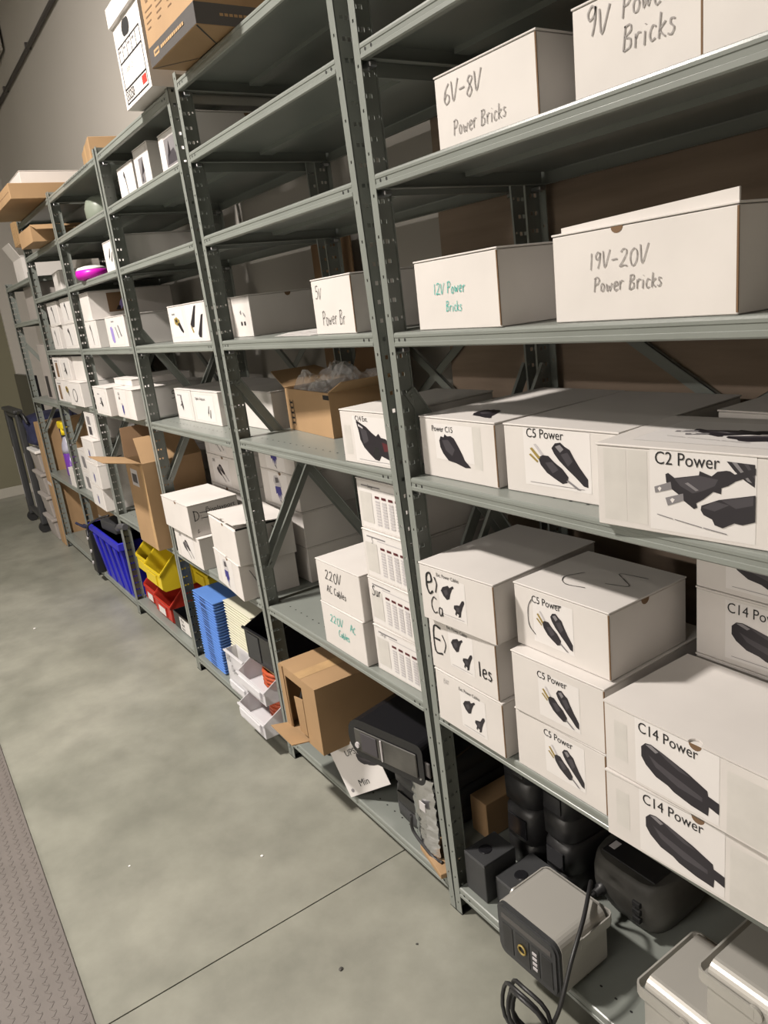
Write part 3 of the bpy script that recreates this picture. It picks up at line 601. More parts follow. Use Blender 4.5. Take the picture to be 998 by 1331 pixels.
o = link('plastic_film', bm, 'film'); o.location = (-.905, .180, z); o.rotation_euler = (0, 0, R(-5)); tag(o, 'crumpled clear plastic film heaped in the open brown carton', 'packaging'); 
t, F = carton('white carton labelled C14 Ext. at the right end of the middle shelf', -.277, .008, z, .208, .305, .1275, ang=2.2)
label_on(t, F, 'front', .052, .006, .150, .108, 'c14ext', .10, .08, .86, .82, 'C14 Ext.', .08, .90, .0125, under=True)
decal('packing_tape', t, F('front'), [([(.012, .02), (.04, .02), (.04, .09), (.012, .09)], 'tape')], .0002)
z1 = zs(2, 1)
for k, (x, lb, cl) in enumerate(((-.515, 'lower 220V AC Cables carton, written in teal marker', 'teal'), (-.511, 'upper 220V AC Cables carton, written in black marker', 'ink'))):
    t, F = carton(lb, x, .004, z1+P*k, .226, .305, ang=(-.6, .5)[k], group='white cartons of 220V cables', edge=False)
    fr = F('front'); hand(t, fr, '220V', .045, .078, .030 if k else .025, cl, th=.0022 if k else .0019, rot=-.03)
    hand(t, fr, 'AC Cables' if k else 'AC', .045 if k else .155, .040 if k else .080, .021, cl, th=.002, rot=-.03)
    if not k: hand(t, fr, 'Cables', .085, .044, .019, cl, th=.0019)
for k in range(4):
    x, y, a = ((-.266, .020, 1.2), (-.272, .024, -.6), (-.270, .024, .5), (-.274, .028, .8))[k]
    t, F = carton(('bottom', 'second', 'third', 'top')[k]+' carton of the surge strip stack with a printed sheet of power strips', x, y, z1+P*k, .204, .305, ang=a, group='white cartons of surge strips', edge=False)
    fr = F('front'); paper(t, fr, .010, .006, .185, .114); pic(t, fr, PIC['table'], .012, .008, .18, .11)
    if k == 1: hand(t, fr, 'Sur', .016, .082, .026, 'ink', th=.0028)
    if k == 0: hand(t, fr, 'Surge', .028, .104, .010, 'pic3')
    if k == 3: hand(t, fr, 'Surge', .050, .108, .008, 'ink')
    if k == 2: hand(t, fr, 'S', .040, .096, .014, 'ink')
# =================================================================== third unit
z = zs(3, 5)
for x, w_, lb, pn in ((-1.775, .19, 'white carton with a thin cable print, left of three on the second shelf down', 'thin'), (-1.56, .16, 'white carton with a grey photo print, middle of three on the second shelf down', 'strip'), (-1.285, .32, 'white carton with a notched side, right of three on the second shelf down', 'strip')):
    h_ = {-1.775: .122, -1.56: .142, -1.285: .128}[x]
    t, F = carton(lb, x, .05, z, w_, .305 if x < -1.3 else .38, h_, edge=False, notch_side=(x > -1.3), group='white cartons high on the third unit')
    paper(t, F('front'), .02, .01, w_*.7, h_*.84)
    if pn == 'thin': pic(t, F('front'), PIC['thin'], .05, .02, .07, .08)
    else:
        q = decal('printed_picture', t, F('front'), [([(.05, .025), (w_*.62, .025), (w_*.62, .105), (.05, .105)], 'pic3'), ([(.06, .03), (w_*.5, .03), (w_*.4, .07), (.07, .06)], 'pic2'), ([(.07, .05), (.09, .1), (.10, .06)], 'pic')], .0008)
z = zs(3, 3)
t, F = carton('white carton with a gold coaxial plug picture', -1.497, .05, z, .175, .305, ang=0, group='white video cable cartons', edge=False)
label_on(t, F, 'front', .02, .02, .13, .095, 'goldplug', .2, .12, .7, .6, '~~~', .15, .8, .010)
t, F = carton('white carton with two large black video plugs pictured', -1.318, .046, z, .198, .305, ang=0, group='white video cable cartons', edge=False)
label_on(t, F, 'front', .012, .008, .17, .115, 'hdmi', .1, .02, .86, .94)
t, F = carton('white carton with tiny icons on its narrow front beside the rack post', -1.118, .138, z, .138, .31, ang=0, notch_side=True, edge=False)
pic(t, F('front'), PIC['icons'], .05, .03, .06, .06)
z = zs(3, 2)
t, F = carton('white carton with a black adapter pictured at the left of the middle shelf', -1.745, .10, z, .185, .305, .123, edge=False, group='white adapter cartons')
label_on(t, F, 'front', .015, .01, .15, .10, 'usb', .2, .2, .35, .7, '~~~~', .1, .86, .008)
t, F = carton('white carton with a printed cable label beside the adapter carton', -1.555, .10, z, .27, .305, .123, edge=False, group='white adapter cartons')
label_on(t, F, 'front', .03, .012, .19, .095, 'hdmi', .62, .1, .2, .5, 'Digital to Displayport', .05, .8, .010)
t, F = carton('white carton set back beside the brown carton, near the rack post', -1.24, .15, z, .29, .30, .128, edge=False)
z1 = zs(3, 1)
def dvi(k, x, y, w_, a, lb, side=None, body='dvi', dd=.205, **kw):
    t, F = carton(lb, x, y, z1+P*k, w_, dd, ang=a, group='white display cable cartons', notch=True, edge=False, **kw)
    if body == 'dvi': label_on(t, F, 'front', .05, .010, .18, .105, 'dvi', .25, .06, .65, .72, 'DVI', .05, .82, .015)
    if body == 'vga': label_on(t, F, 'front', .06, .006, .15, .115, 'vga', .2, .04, .55, .9)
    return t, F
t, F = dvi(0, -1.74, -.012, .305, -.9, 'white DVI carton at the foot of the left front stack')
t, F = dvi(1, -1.775, -.028, .31, 0, 'white carton with Displayport lettered on its side', body=None)
fr = F('right'); printed(t, fr, 'Displayport', .070, .086, .019, sx=1.0, rot=.02); hand(t, fr, 'D:', .018, .062, .038, 'ink', th=.003, slant=0)
strokes(t, fr, [[(.045, .092), (.085, .090)], [(.047, .070), (.085, .068)], [(.072, .108), (.082, .108)], [(.030, .03), (.026, .015), (.034, .02)]], 'ink', .0022)
t, F = dvi(0, -1.290, -.014, .289, -5, 'white carton with a blue monitor cable pictured and a V on its side', body='vga')
strokes(t, F('right'), [[(.035, .105), (.075, .02)], [(.075, .02), (.085, .10)]], 'ink', .0018)
t, F = dvi(1, -1.285, -.012, .300, -5, 'white carton with its lid standing slightly open', body=None, lidgap=.018)
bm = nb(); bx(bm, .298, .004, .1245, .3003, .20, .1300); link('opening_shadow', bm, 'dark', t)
strokes(t, F('right'), [[(.12, .05), (.135, .065), (.128, .09), (.138, .10), (.13, .115)]], 'ink', .0025)
for k in range(4):
    t, F = dvi(k, -1.800, .206, .31, 0, ('hidden white carton at the foot of the left rear stack', 'hidden white carton second in the left rear stack', 'white DVI carton third in the rear stack behind Displayport', 'white DVI carton topmost behind Displayport')[k], dd=.22)
for k in range(4):
    t, F = dvi(k, -1.256, .206, .286, 0, ('white carton at the foot of the rear stack beside the post', 'white carton second in the rear stack beside the post', 'white carton with a blue monitor cable, third in the rear stack', 'white carton with a blue monitor cable, top of the rear stack')[k], body='vga' if k > 1 else None, dd=.235)
# =================================================================== fourth unit
z = zs(4, 4)
t, F = carton('white carton with two cables pictured beside the magenta tape dispenser', -2.173, .05, z, .305, .305, edge=False)
label_on(t, F, 'front', .01, .01, .17, .11, 'hdmi', .3, .3, .4, .5)
z = zs(4, 3)
t, F = carton('white carton with a thin black cable pictured, lower left of the shelf', -2.61, .01, z, .215, .32, edge=False, group='white cartons stacked on the fourth unit')
label_on(t, F, 'front', .03, .01, .16, .11, 'thin', .2, .05, .5, .85)
t, F = carton('white carton with a lilac connector pictured, lower right of the shelf', -2.21, .005, z, .295, .305, edge=False, group='white cartons stacked on the fourth unit')
label_on(t, F, 'front', .03, .01, .22, .11, 'lilac', .1, .04, .8, .7, '~~~~', .3, .86, .009)
t, F = carton('long white carton with a brown photo on its side, laid across the lower cartons', -2.69, .03, z+P, .17, .40, edge=False, notch_side=True)
pic(t, F('right'), PIC['photo'], .085, .028, .115, .088)
z = zs(4, 2)
t, F = carton('white carton overhanging the middle shelf with a small black adapter pictured', -2.487, -.045, z, .265, .305, ang=-1, edge=False, group='white adapter cartons on the fourth unit')
label_on(t, F, 'front', .05, .012, .17, .10, 'usb', .2, .2, .6, .5, '~~~~', .15, .82, .008)
t, F = carton('white carton overhanging the middle shelf labelled USB with a blue plug', -2.185, -.026, z, .30, .33, ang=-1, edge=False, group='white adapter cartons on the fourth unit')
label_on(t, F, 'front', .03, .006, .16, .115, 'blue', .3, .02, .4, .5, 'USB', .2, .80, .013); printed(t, F('front'), 'USB', .062, .080, .013)
hand(t, F('right'), '5-', .16, .066, .03, 'ink', th=.0025); hand(t, F('right'), 'D', .19, .02, .035, 'ink', th=.003)
t, F = carton('low white carton lying on top of the overhanging pair', -2.36, .03, z+P, .30, .26, .03, edge=False, ang=-1)
z1 = zs(4, 1)
for k in range(4):
    t, F = carton(('lowest', 'second', 'third', 'topmost')[k]+' white carton in the stack behind the open brown carton', -2.60, .225, z1+P*k, .50, .22, edge=False, group='white cartons behind the brown carton')
    if k == 2: label_on(t, F, 'front', .10, .01, .20, .11, 'blue', .3, .1, .5, .8)
    elif k < 3: label_on(t, F, 'front', .10, .03, .20, .08, 'usb', .6, .05, .3, .5, '~~~', .05, .5, .012)
# =================================================================== fifth unit
z = zs(5, 3)
for k, (x, zz, w_, lb) in enumerate(((-3.52, 0, .20, 'white carton with a slanting black cable, lower left'), (-3.21, 0, .30, 'white carton with an upright black cable, lower right'), (-3.50, P, .27, 'white carton with a black microphone cable, upper left'), (-3.14, P, .24, 'white carton with an upright black cable, upper right'))):
    t, F = carton(lb+', fifth unit', x, .028, z+zz, w_, .305, edge=False, group='white cartons on the third shelf of the fifth unit')
    label_on(t, F, 'front', .02, .012, w_-.05, .105, 'thin', .2, .05, .6, .85)
z = zs(5, 2)
for k, (x, zz, y, w_, lb, pn) in enumerate(((-3.62, 0, .005, .17, 'lower left carton with a tall black strip', 'strip'), (-3.44, 0, .005, .26, 'lower middle carton with a gold connector', 'goldplug'), (-3.17, 0, -.02, .31, 'lower right carton with a looped cable', 'ring'),
        (-3.62, P, .015, .20, 'upper left carton with a tall black strip', 'strip'), (-3.41, P, .015, .225, 'upper middle carton with a black adapter', 'usb'), (-3.16, P, .03, .26, 'upper right blank carton', None))):
    t, F = carton('white '+lb+' midway up the fifth unit', x, y, z+zz, w_, .305, edge=False, group='white cartons on the middle shelf of the fifth unit')
    if pn == 'strip': paper(t, F('front'), .02, .01, .14, .11); decal('printed_picture', t, F('front'), [([(.06, .012), (.12, .012), (.12, .095), (.06, .095)], 'raw'), ([(.04, .102), (.14, .102), (.14, .108), (.04, .108)], 'pic3')], .0008)
    elif pn: label_on(t, F, 'front', .02, .012, w_*.8, .105, pn, .2, .05, .6, .75)
z1 = zs(5, 1)
for k in range(3):
    x, y = ((-3.10, -.031), (-3.065, -.034), (-3.07, -.032))[k]
    t, F = carton(('lowest', 'middle', 'topmost')[k]+' white carton with a blue plug stacked above the blue tote', x, y, z1+P*k, .285, .32, ang=-1, edge=False, group='white cartons stacked above the blue tote')
    label_on(t, F, 'front', .04, .010, .20, .105, 'blue', .35, .05, .35, .6)
    if k == 2: strokes(t, F('right'), [[(.05, .06), (.11, .07), (.10, .10), (.06, .09), (.05, .05), (.08, .025), (.13, .03)]], 'ink', .0045)
for k in range(2):
    t, F = carton(('lower', 'upper')[k]+' white carton with a grey adapter left of the blue plug stack', -3.60, .036, z1+P*k, .30, .30, edge=False, group='white cartons left of the blue plug stack')
    label_on(t, F, 'front', .04, .010, .20, .105, None); decal('printed_picture', t, F('front'), [([(.09, .02), (.17, .02), (.15, .09), (.07, .09)], 'pic3')], .0008)
t, F = carton('tall white carton standing on the blue plug stack', -3.02, .0, z1+P*3, .21, .20, .135, edge=False)
paper(t, F('front'), .02, .008, .15, .12); decal('printed_picture', t, F('front'), [([(.045, .07), (.11, .07), (.11, .115), (.045, .115)], 'pic3'), ([(.045, .015), (.11, .015), (.11, .06), (.045, .06)], 'pic2')], .0008)
z = zs(5, 4)
t, F = carton('creased white carton on the shelf at the left end of the fifth unit', -3.52, .10, z, .27, .30, .12, ang=-4, edge=False)
# sixth unit
for zz, h_, lb in ((Z6[3], .21, 'plain grey carton on the upper shelf of the short unit'), (Z6[2], .36, 'tall plain carton with a paper note, middle shelf of the short unit')):
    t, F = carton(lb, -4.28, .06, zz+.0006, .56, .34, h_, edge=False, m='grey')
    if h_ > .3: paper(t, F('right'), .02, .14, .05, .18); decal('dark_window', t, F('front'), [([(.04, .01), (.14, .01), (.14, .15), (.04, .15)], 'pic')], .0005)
# =================================================================== things on top of the units
z = ZS[6]+.004
t = thing('electronics_carton', 'brown printed carton with dark grey band overhanging the top shelf', 'box', (-.852, -.088, z), 0)
boxo('carton_body', 'kraft', t, 0, 0, 0, .327, .26, .30, bev=.0015)
f_ = frame('front', .327, .26, .3); s_ = frame('right', .327, .26, .3); u_ = (Vector((0, 0, 0)), Vector((1, 0, 0)), Vector((0, 1, 0)), Vector((0, 0, -1)))
decal('dark_band', t, f_, [([(0, .0015), (.327, .0015), (.327, .046), (0, .046)], 'band')], .0004)
decal('dark_band', t, s_, [([(0, .0015), (.26, .0015), (.26, .046), (0, .046)], 'band')], .0004)
decal('white_badge', t, f_, [([(.035, .018), (.075, .018), (.075, .033), (.035, .033)], 'wood')], .0008)
decal('small_print', t, f_, [([(.042+.008*k, .023), (.048+.008*k, .023), (.048+.008*k, .028), (.042+.008*k, .028)], 'band') for k in range(4)]+[([(.09+.014*k, .022), (.101+.014*k, .022), (.101+.014*k, .029), (.09+.014*k, .029)], 'wood') for k in range(12)], .0012)
printed(t, s_, 'DISKSTATION', .018, .064, .024, 'ink', sx=.95); decal('small_print', t, s_, [([(.06+.012*k, .021), (.069+.012*k, .021), (.069+.012*k, .027), (.06+.012*k, .027)], 'wood') for k in range(8)], .0008)
for k in range(4):
    x = .03+k*.078
    ic = [([(x+.014*math.cos(a)+.012, .155+.018*math.sin(a)) for a in [j*1.047 for j in range(6)]], 'raw'), ([(x+.009*math.cos(a)+.012, .155+.012*math.sin(a)) for a in [j*1.047 for j in range(6)]], 'kraft')]
    ic += [([(x-.01, .122-j*.013), (x+.045-.01*j, .122-j*.013), (x+.045-.01*j, .125-j*.013), (x-.01, .125-j*.013)], 'raw') for j in range(4)]
    decal('printed_icon', t, f_, ic, .0006)
decal('bottom_seam', t, u_, [([(.003, .003), (.006, .0), (.11, .09), (.107, .092)], 'ink'), ([(.321, .0), (.324, .003), (.22, .092), (.217, .09)], 'ink'), ([(.107, .09), (.22, .09), (.22, .093), (.107, .093)], 'ink')], .0004)
# archive box
t = thing('archive_box', 'white archive box with a hand hole and a printed form on its end', 'box', (-1.254, -.040, z), -1)
w_, d_, h_ = .262, .38, .265
bm = nb(); bx(bm, 0, 0, 0, w_, .006, h_)
bx(bm, 0, d_-.006, 0, w_, d_, h_); bx(bm, 0, .006, 0, .006, d_-.006, h_); bx(bm, w_-.006, .006, 0, w_, d_-.006, h_); bx(bm, .006, .006, 0, w_-.006, d_-.006, .006)
link('box_body', bm, 'white', t)
bm = nb(); bx(bm, -.008, -.010, h_-.045, w_+.008, d_+.008, h_+.012, bev=.003); link('box_lid', bm, 'white', t)
f_ = frame('front', w_, d_, h_)
hh = [(.110+.024*math.cos(a)+(.026 if math.cos(a) > 0 else 0), .192+.022*math.sin(a)) for a in [k*.5236 for k in range(12)]]
decal('hand_hole', t, f_, [(hh, 'dark')], .0005)
L = lambda x0, y0, x1, y1: ([(x0, y0), (x1, y0), (x1, y1), (x0, y1)], 'ink')
g = [L(.02, .160, .24, .164), L(.02, .118, .24, .1225), L(.02, .048, .24, .0525), L(.02, .010, .24, .014), L(.02, .012, .0235, .164), L(.2365, .012, .24, .164)]+[L(.06+k*.045, .120, .0625+k*.045, .162) for k in range(4)]
decal('printed_form', t, f_, g, .0005)
printed(t, f_, '33250', .028, .019, .028, sx=.8); decal('red_mark', t, f_, [([(.19, .022), (.23, .022), (.23, .044), (.19, .044)], 'redp')], .0007)
hand(t, f_, 'June 15', .06, .088, .020, 'pencil', th=.0012)
decal('small_print', t, f_, [([(.026+.045*k, .148), (.045+.045*k, .148), (.045+.045*k, .153), (.026+.045*k, .153)], 'pic3') for k in range(4)], .0006)
# kraft cartons on the far tops
t = thing('flat_carton', 'long flat kraft carton overhanging the top of the fifth unit', 'box', (-3.55, -.154, z))
boxo('carton_body', 'kraft', t, 0, 0, 0, .75, .52, .070, bev=.002); boxo('seam', 'kraft_in', t, .02, -.0008, .034, .73, 0, .036)
t, F = carton('white carton resting on the flat kraft carton', -3.42, -.06, z+.0705, .45, .36, .085, edge=False)
t = thing('taped_carton', 'kraft carton with packing tape standing askew on the fourth unit', 'box', (-2.63, .165, z), -9)
boxo('carton_body', 'kraft', t, 0, 0, 0, .34, .27, .16, bev=.002)
decal('tape_strip', t, frame('front', .34, .27, .16), [([(.13, .0), (.19, .0), (.19, .16), (.13, .16)], 'wood')], .0005)
strokes(thing('shelf_lettering', 'black marker lettering along the top front lip of the fourth unit', 'lettering', (-2.7, -.0012, ZS[6]-.02)), (Vector((0, 0, 0)), Vector((1, 0, 0)), Vector((0, 0, 1)), Vector((0, -1, 0))),
        [[(.30+k*.045, .012), (.31+k*.045, .002), (.325+k*.045, .013), (.335+k*.045, .001)] for k in range(10)], 'ink', .003, off=.0014)
# open kraft tray box on the fifth unit
t = thing('open_kraft_box', 'small open kraft box overhanging the second shelf of the fifth unit', 'box', (-3.20, -.085, zs(5, 5)), 0)
bm = nb(); bx(bm, 0, 0, 0, .33, .34, .004); [bx(bm, *q) for q in ((0, 0, .004, .33, .004, .075), (0, .336, .004, .33, .34, .075), (0, .004, .004, .004, .336, .075), (.326, .004, .004, .33, .336, .075))]
link('carton_wall', bm, 'kraft', t)
bm = nb(); prism(bm, [(.33, 0, .075), (.33, .34, .075), (.42, .33, .045), (.42, .01, .045)], (0, 0, .003)); link('flap', bm, 'kraft', t)
# frosted jug
t = thing('plastic_jug', 'frosted green-grey plastic jug lying on the second shelf of the fourth unit', 'jug', (-2.33, .14, zs(4, 5)))
bm = nb(); lathe(bm, [(.05, 0), (.075, .004), (.088, .03), (.09, .07), (.08, .1), (.06, .115)], 24); link('jug_body', bm, 'jug', t)
bm = nb(); tube(bm, spline([(-.11, -.05, .012), (-.15, -.08, .01), (-.2, -.06, .01), (-.21, .0, .012), (-.13, .0, .012)]), .006); o = link('cable_loop', bm, 'rubber'); o.location = (-2.33, .14, zs(4, 5)); tag(o, 'small black cable loop lying beside the frosted jug', 'cable')
# magenta tape dispenser
t = thing('tape_dispenser', 'magenta and white rounded tape dispenser on the fourth unit', 'dispenser', (-2.40, .04, zs(4, 4)))
bm = nb(); lathe(bm, [(.04, 0), (.062, .006), (.07, .025), (.066, .042)], 24, sx=1.25); link('dispenser_body', bm, 'pink', t)
bm = nb(); lathe(bm, [(.066, .042), (.056, .054), (.03, .060)], 24, sx=1.25); link('dispenser_cap', bm, 'whiteg', t)
# items on the short unit
z6 = Z6[4]+.0005
t = thing('open_white_carton', 'white carton with open flaps standing on the short unit', 'box', (-4.42, .06, z6), 0)
bm = nb(); bx(bm, 0, 0, 0, .30, .28, .15); link('carton_wall', bm, 'white', t)
bm = nb(); prism(bm, [(0, 0, .15), (0, .28, .15), (-.11, .28, .20), (-.11, 0, .20)], (0, 0, .003)); link('flap', bm, 'white', t)
bm = nb(); prism(bm, [(0, 0, .15), (.30, 0, .15), (.29, -.05, .24), (.01, -.05, .24)], (0, .003, 0)); link('flap', bm, 'white', t)
t = thing('wooden_rack', 'row of pale wooden slats standing on the open white carton', 'rack', (-4.45, .10, z6+.2435), 0)
for k in range(7):
    o = boxo('slat', 'wood', t, 0, 0, 0, .022, .20, .15, bev=.002); o.location = (k*.055, 0, 0)
boxo('rail', 'wood', t, -.01, .09, .02, .37, .11, .04)
# =================================================================== bins on the fourth unit
def bin_(label, cm, x, y, z, w=.21, d=.36, h=.178, grp='stacking bins', lab=None):
    t = thing('stacking_bin', label, 'bin', (x, y, z), 0, grp); th = .004
    side = [(0, .012), (.012, 0), (d, 0), (d, h), (.085, h), (.0, h*.50)]
    bm = nb()
    for xx in (0, w-th): prism(bm, [(xx, a, b) for a, b in side], (th, 0, 0))
    bx(bm, th, .012, 0, w-th, d, th); bx(bm, th, d-th, th, w-th, d, h)
    prism(bm, [(th, 0, .012), (th, .012, 0), (th, .014, .004), (th, .004, .013), (th, .004, h*.46), (th, -.0, h*.46)], (w-2*th, 0, 0))
    link('bin_body', bm, cm, t)
    bm = nb()
    for xx in (-.004, w-.002): prism(bm, [(xx, .083, h-.008), (xx, d, h-.008), (xx, d, h+.002), (xx, .085, h+.002), (xx, -.004, h*.52), (xx, -.004, h*.46)], (.006, 0, 0))
    bx(bm, 0, -.005, h*.44, w, .004, h*.50); link('rim', bm, cm, t)
    bm = nb(); prism(bm, [(w*.25, -.006, .02), (w*.75, -.006, .02), (w*.75, -.007, h*.40), (w*.25, -.007, h*.40)], (0, .006, 0)); link('label_panel', bm, cm, t)
    if lab: paper(t, frame('front', w, d, h), w*.3, .025, w*.42, h*.22, 'paper', .0075)
zb = zs(4, 0)
bin_('red stacking bin with a small white label, left of the two red bins', 'red', -2.685, .045, zb, lab=1)
bin_('red stacking bin with a larger white label, right of the two red bins', 'red', -2.462, .030, zb, lab=1, w=.25)
bin_('yellow stacking bin, left of the two yellow bins', 'yellow', -2.665, .032, zb+.1805)
bin_('yellow stacking bin, right of the two yellow bins', 'yellow', -2.445, .010, zb+.1805, w=.25)
bin_('second red bin half hidden behind the rack post', 'red', -2.19, .17, zb, d=.27)
bin_('second yellow bin half hidden behind the rack post', 'yellow', -2.19, .17, zb+.1805, d=.27)
t = thing('label_bin', 'low black open bin with a white label on its front', 'bin', (-2.19, .035, zb))
bm = nb(); bx(bm, 0, 0, 0, .30, .12, .004, taper=(.012, .008)); 
for q, tp in (((0, 0, .004, .30, .004, .085), 0), ((0, .116, .004, .30, .12, .085), 0), ((0, .004, .004, .004, .116, .085), 0), ((.296, .004, .004, .30, .116, .085), 0)): bx(bm, *q)
link('bin_body', bm, 'blackg', t); f_ = frame('front', .30, .12, .085); paper(t, f_, .085, .008, .15, .068)
for k, s in enumerate(('Place', 'Label', 'Here')): printed(t, f_, s, .105, .056-k*.021, .0165, sx=.9)
# open brown carton on fourth unit
z1 = zs(4, 1)
t = thing('open_carton', 'tall open brown carton with raised flaps hanging over the lower shelf', 'box', (-2.13, -.055, z1), 0)
w_, d_, h_ = .262, .262, .385
bm = nb(); bx(bm, 0, 0, 0, w_, d_, .004); [bx(bm, *q) for q in ((0, 0, .004, w_, .004, h_), (0, d_-.004, .004, w_, d_, h_), (0, .004, .004, .004, d_-.004, h_), (w_-.004, .004, .004, w_, d_-.004, h_))]
link('carton_wall', bm, 'kraft', t)
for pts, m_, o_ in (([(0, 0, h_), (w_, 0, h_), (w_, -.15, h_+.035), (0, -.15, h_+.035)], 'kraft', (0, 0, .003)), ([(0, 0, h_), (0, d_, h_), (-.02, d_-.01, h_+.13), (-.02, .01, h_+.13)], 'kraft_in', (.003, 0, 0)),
                ([(w_, 0, h_), (w_, d_, h_), (w_-.09, d_-.01, h_+.10), (w_-.09, .01, h_+.10)], 'kraft', (-.003, 0, 0))):
    bm = nb(); prism(bm, pts, o_); link('flap', bm, m_, t)
f_ = frame('front', w_, d_, h_); paper(t, f_, .06, .27, .10, .075, 'pale'); decal('printed_picture', t, f_, [([(.075, .285), (.145, .285), (.145, .325), (.075, .325)], 'pic2')], .0007)
decal('tape_strip', t, f_, [([(.225, .0), (.26, .0), (.26, .385), (.225, .385)], 'wood')], .0003)
bm = nb(); tube(bm, spline([(-2.36, -.062, z1+.018), (-2.42, -.066, z1+.010), (-2.50, -.058, z1-.008), (-2.60, -.040, z1-.038), (-2.68, -.028, z1-.062)]), .015, 12)
o = link('foam_tube', bm, 'greycable'); tag(o, 'thick grey foam tube drooping over the lower shelf edge', 'tube')
# =================================================================== blue tote, fifth unit
zb = zs(5, 0)
t = thing('recycling_tote', 'deep blue ribbed plastic tote on the lowest shelf of the fifth unit', 'tote', (-3.42, -.02, zb))
W_, D_, H_ = .64, .36, .335
bm = nb(); bx(bm, 0, 0, 0, W_, D_, H_, taper=(.035, .03)); link('tote_body', bm, 'bluep', t)
bm = nb(); bx(bm, -.012, -.012, H_-.045, W_+.012, D_+.012, H_, bev=.004); link('rim', bm, 'bluep', t)
bm = nb()
for k in range(4):
    x = .07+k*.145; prism(bm, [(x, .034, .01), (x+.055, .034, .01), (x+.058, -.002, H_-.05), (x-.003, -.002, H_-.05)], (0, -.010, 0))
link('rib', bm, 'bluep', t)
t = thing('power_adapter', 'black power adapter lying on top of the blue tote', 'adapter', (-3.20, -.005, zb+H_+.0005), 5)
boxo('adapter_body', 'charcoal', t, 0, 0, 0, .24, .11, .06, bev=.008, seg=2); bm = nb(); tube(bm, spline([(.02, .05, .07), (-.05, .0, .05), (-.12, -.035, .012), (-.15, -.04, -.02), (-.13, -.05, -.06)]), .006); link('cord', bm, 'rubber', t)
for j in range(7):
    a = random.uniform(0, 6.28); cx, cy = -3.29+j*.065, .205+random.uniform(0, .05)
    bm = nb(); tube(bm, [(cx+.09*math.cos(q*.45+a), cy+.06*math.sin(q*.45+a), zb+H_+.008+.012*j+.006*math.sin(q)) for q in range(14)], .0055, 6, closed=True)
    tag(link('cable_coil', bm, 'rubber'), 'black cable coil heaped on the blue tote behind the adapter', 'cable', 'cable coils on the blue tote')
t = thing('power_board', 'upright black power board with cords beside the blue tote', 'power strip', (-3.545, -.035, zb), 0)
boxo('board_body', 'blackp', t, 0, 0, 0, .10, .05, .27, bev=.006, seg=2)
for k in range(3):
    bm = nb(); bmesh.ops.create_cone(bm, cap_ends=True, segments=12, radius1=.012, radius2=.012, depth=.006, matrix=Matrix.Translation((.03+.02*(k % 2), -.003, .06+.08*k))@Matrix.Rotation(R(90), 4, 'X')); link('socket', bm, 'pale', t)
bm = nb(); tube(bm, spline([(.0, .02, .28), (-.02, -.03, .31), (.03, -.045, .33), (.09, -.02, .31), (.06, .02, .29), (-.01, .0, .30)]), .007); link('cord', bm, 'navyf', t)
# sixth unit: spray bottle etc.
zl = Z6[1]+.0006
t = thing('spray_bottle', 'translucent spray bottle of purple liquid with a yellow trigger head', 'bottle', (-4.24, .10, zl))
bm = nb(); lathe(bm, [(.052, 0), (.056, .01), (.056, .16)], 20, sx=1, sy=.7); link('liquid', bm, 'purple', t)
bm = nb(); lathe(bm, [(.057, .16), (.057, .19), (.05, .22), (.03, .26), (.02, .275)], 20, sx=1, sy=.7); link('bottle_body', bm, 'bottle', t)
bm = nb(); lathe(bm, [(.021, .275), (.021, .285)], 16); link('collar', bm, 'dark', t)
bm = nb(); lathe(bm, [(.024, .285), (.022, .33)], 16); bx(bm, -.10, -.022, .325, .04, .022, .375, bev=.012, seg=2); link('trigger_head', bm, 'ybright', t)
bm = nb(); tube(bm, spline([(-.09, 0, .345), (-.115, 0, .32), (-.10, 0, .27), (-.085, 0, .24)]), .010); link('trigger', bm, 'navyf', t)
t, F = carton('small white carton on the lower shelf of the short unit beside the spray bottle', -3.86, .005, zl, .13, .12, .12, edge=False)
# =================================================================== third unit floor shelf
zb = zs(3, 0)
for stack, (x, y, n, m_, lb, lb2, w_, d_) in enumerate(((-1.755, .015, 26, 'sky', 'light blue tray in the tall nested stack at the foot of the third unit', 'light blue trays', .235, .36), (-1.50, .055, 27, 'cream', 'cream tray in the tall nested stack beside the blue trays', 'cream trays', .27, .34))):
    pitch = .0125
    proto = None
    for k in range(n):
        if proto is None:
            t = thing('nesting_tray', lb, 'tray', (x, y, zb), 0, lb2)
            bm = nb(); bx(bm, .004, .004, 0, w_-.004, d_-.004, .0105, bev=.003, taper=(.002, .002)); a = link('tray_body', bm, m_, t)
            bm = nb(); bx(bm, 0, 0, .0075, w_, d_, .0118, bev=.002); link('rim', bm, m_, t)
            if stack == 0: decal('vent_slot', t, frame('front', w_, d_, .01), [([(.085, .003), (.150, .0015), (.150, .0055), (.085, .007)], 'navyf')], .0006)
            proto = t
        else:
            t = proto.copy(); C.objects.link(t)
            for ch in list(proto.children):
                c = ch.copy(); C.objects.link(c); c.parent = t
            t.location = (x+random.uniform(-.001, .001), y+random.uniform(-.001, .001), zb+k*pitch)
            t['label'] = ('topmost '+lb) if k == n-1 else lb
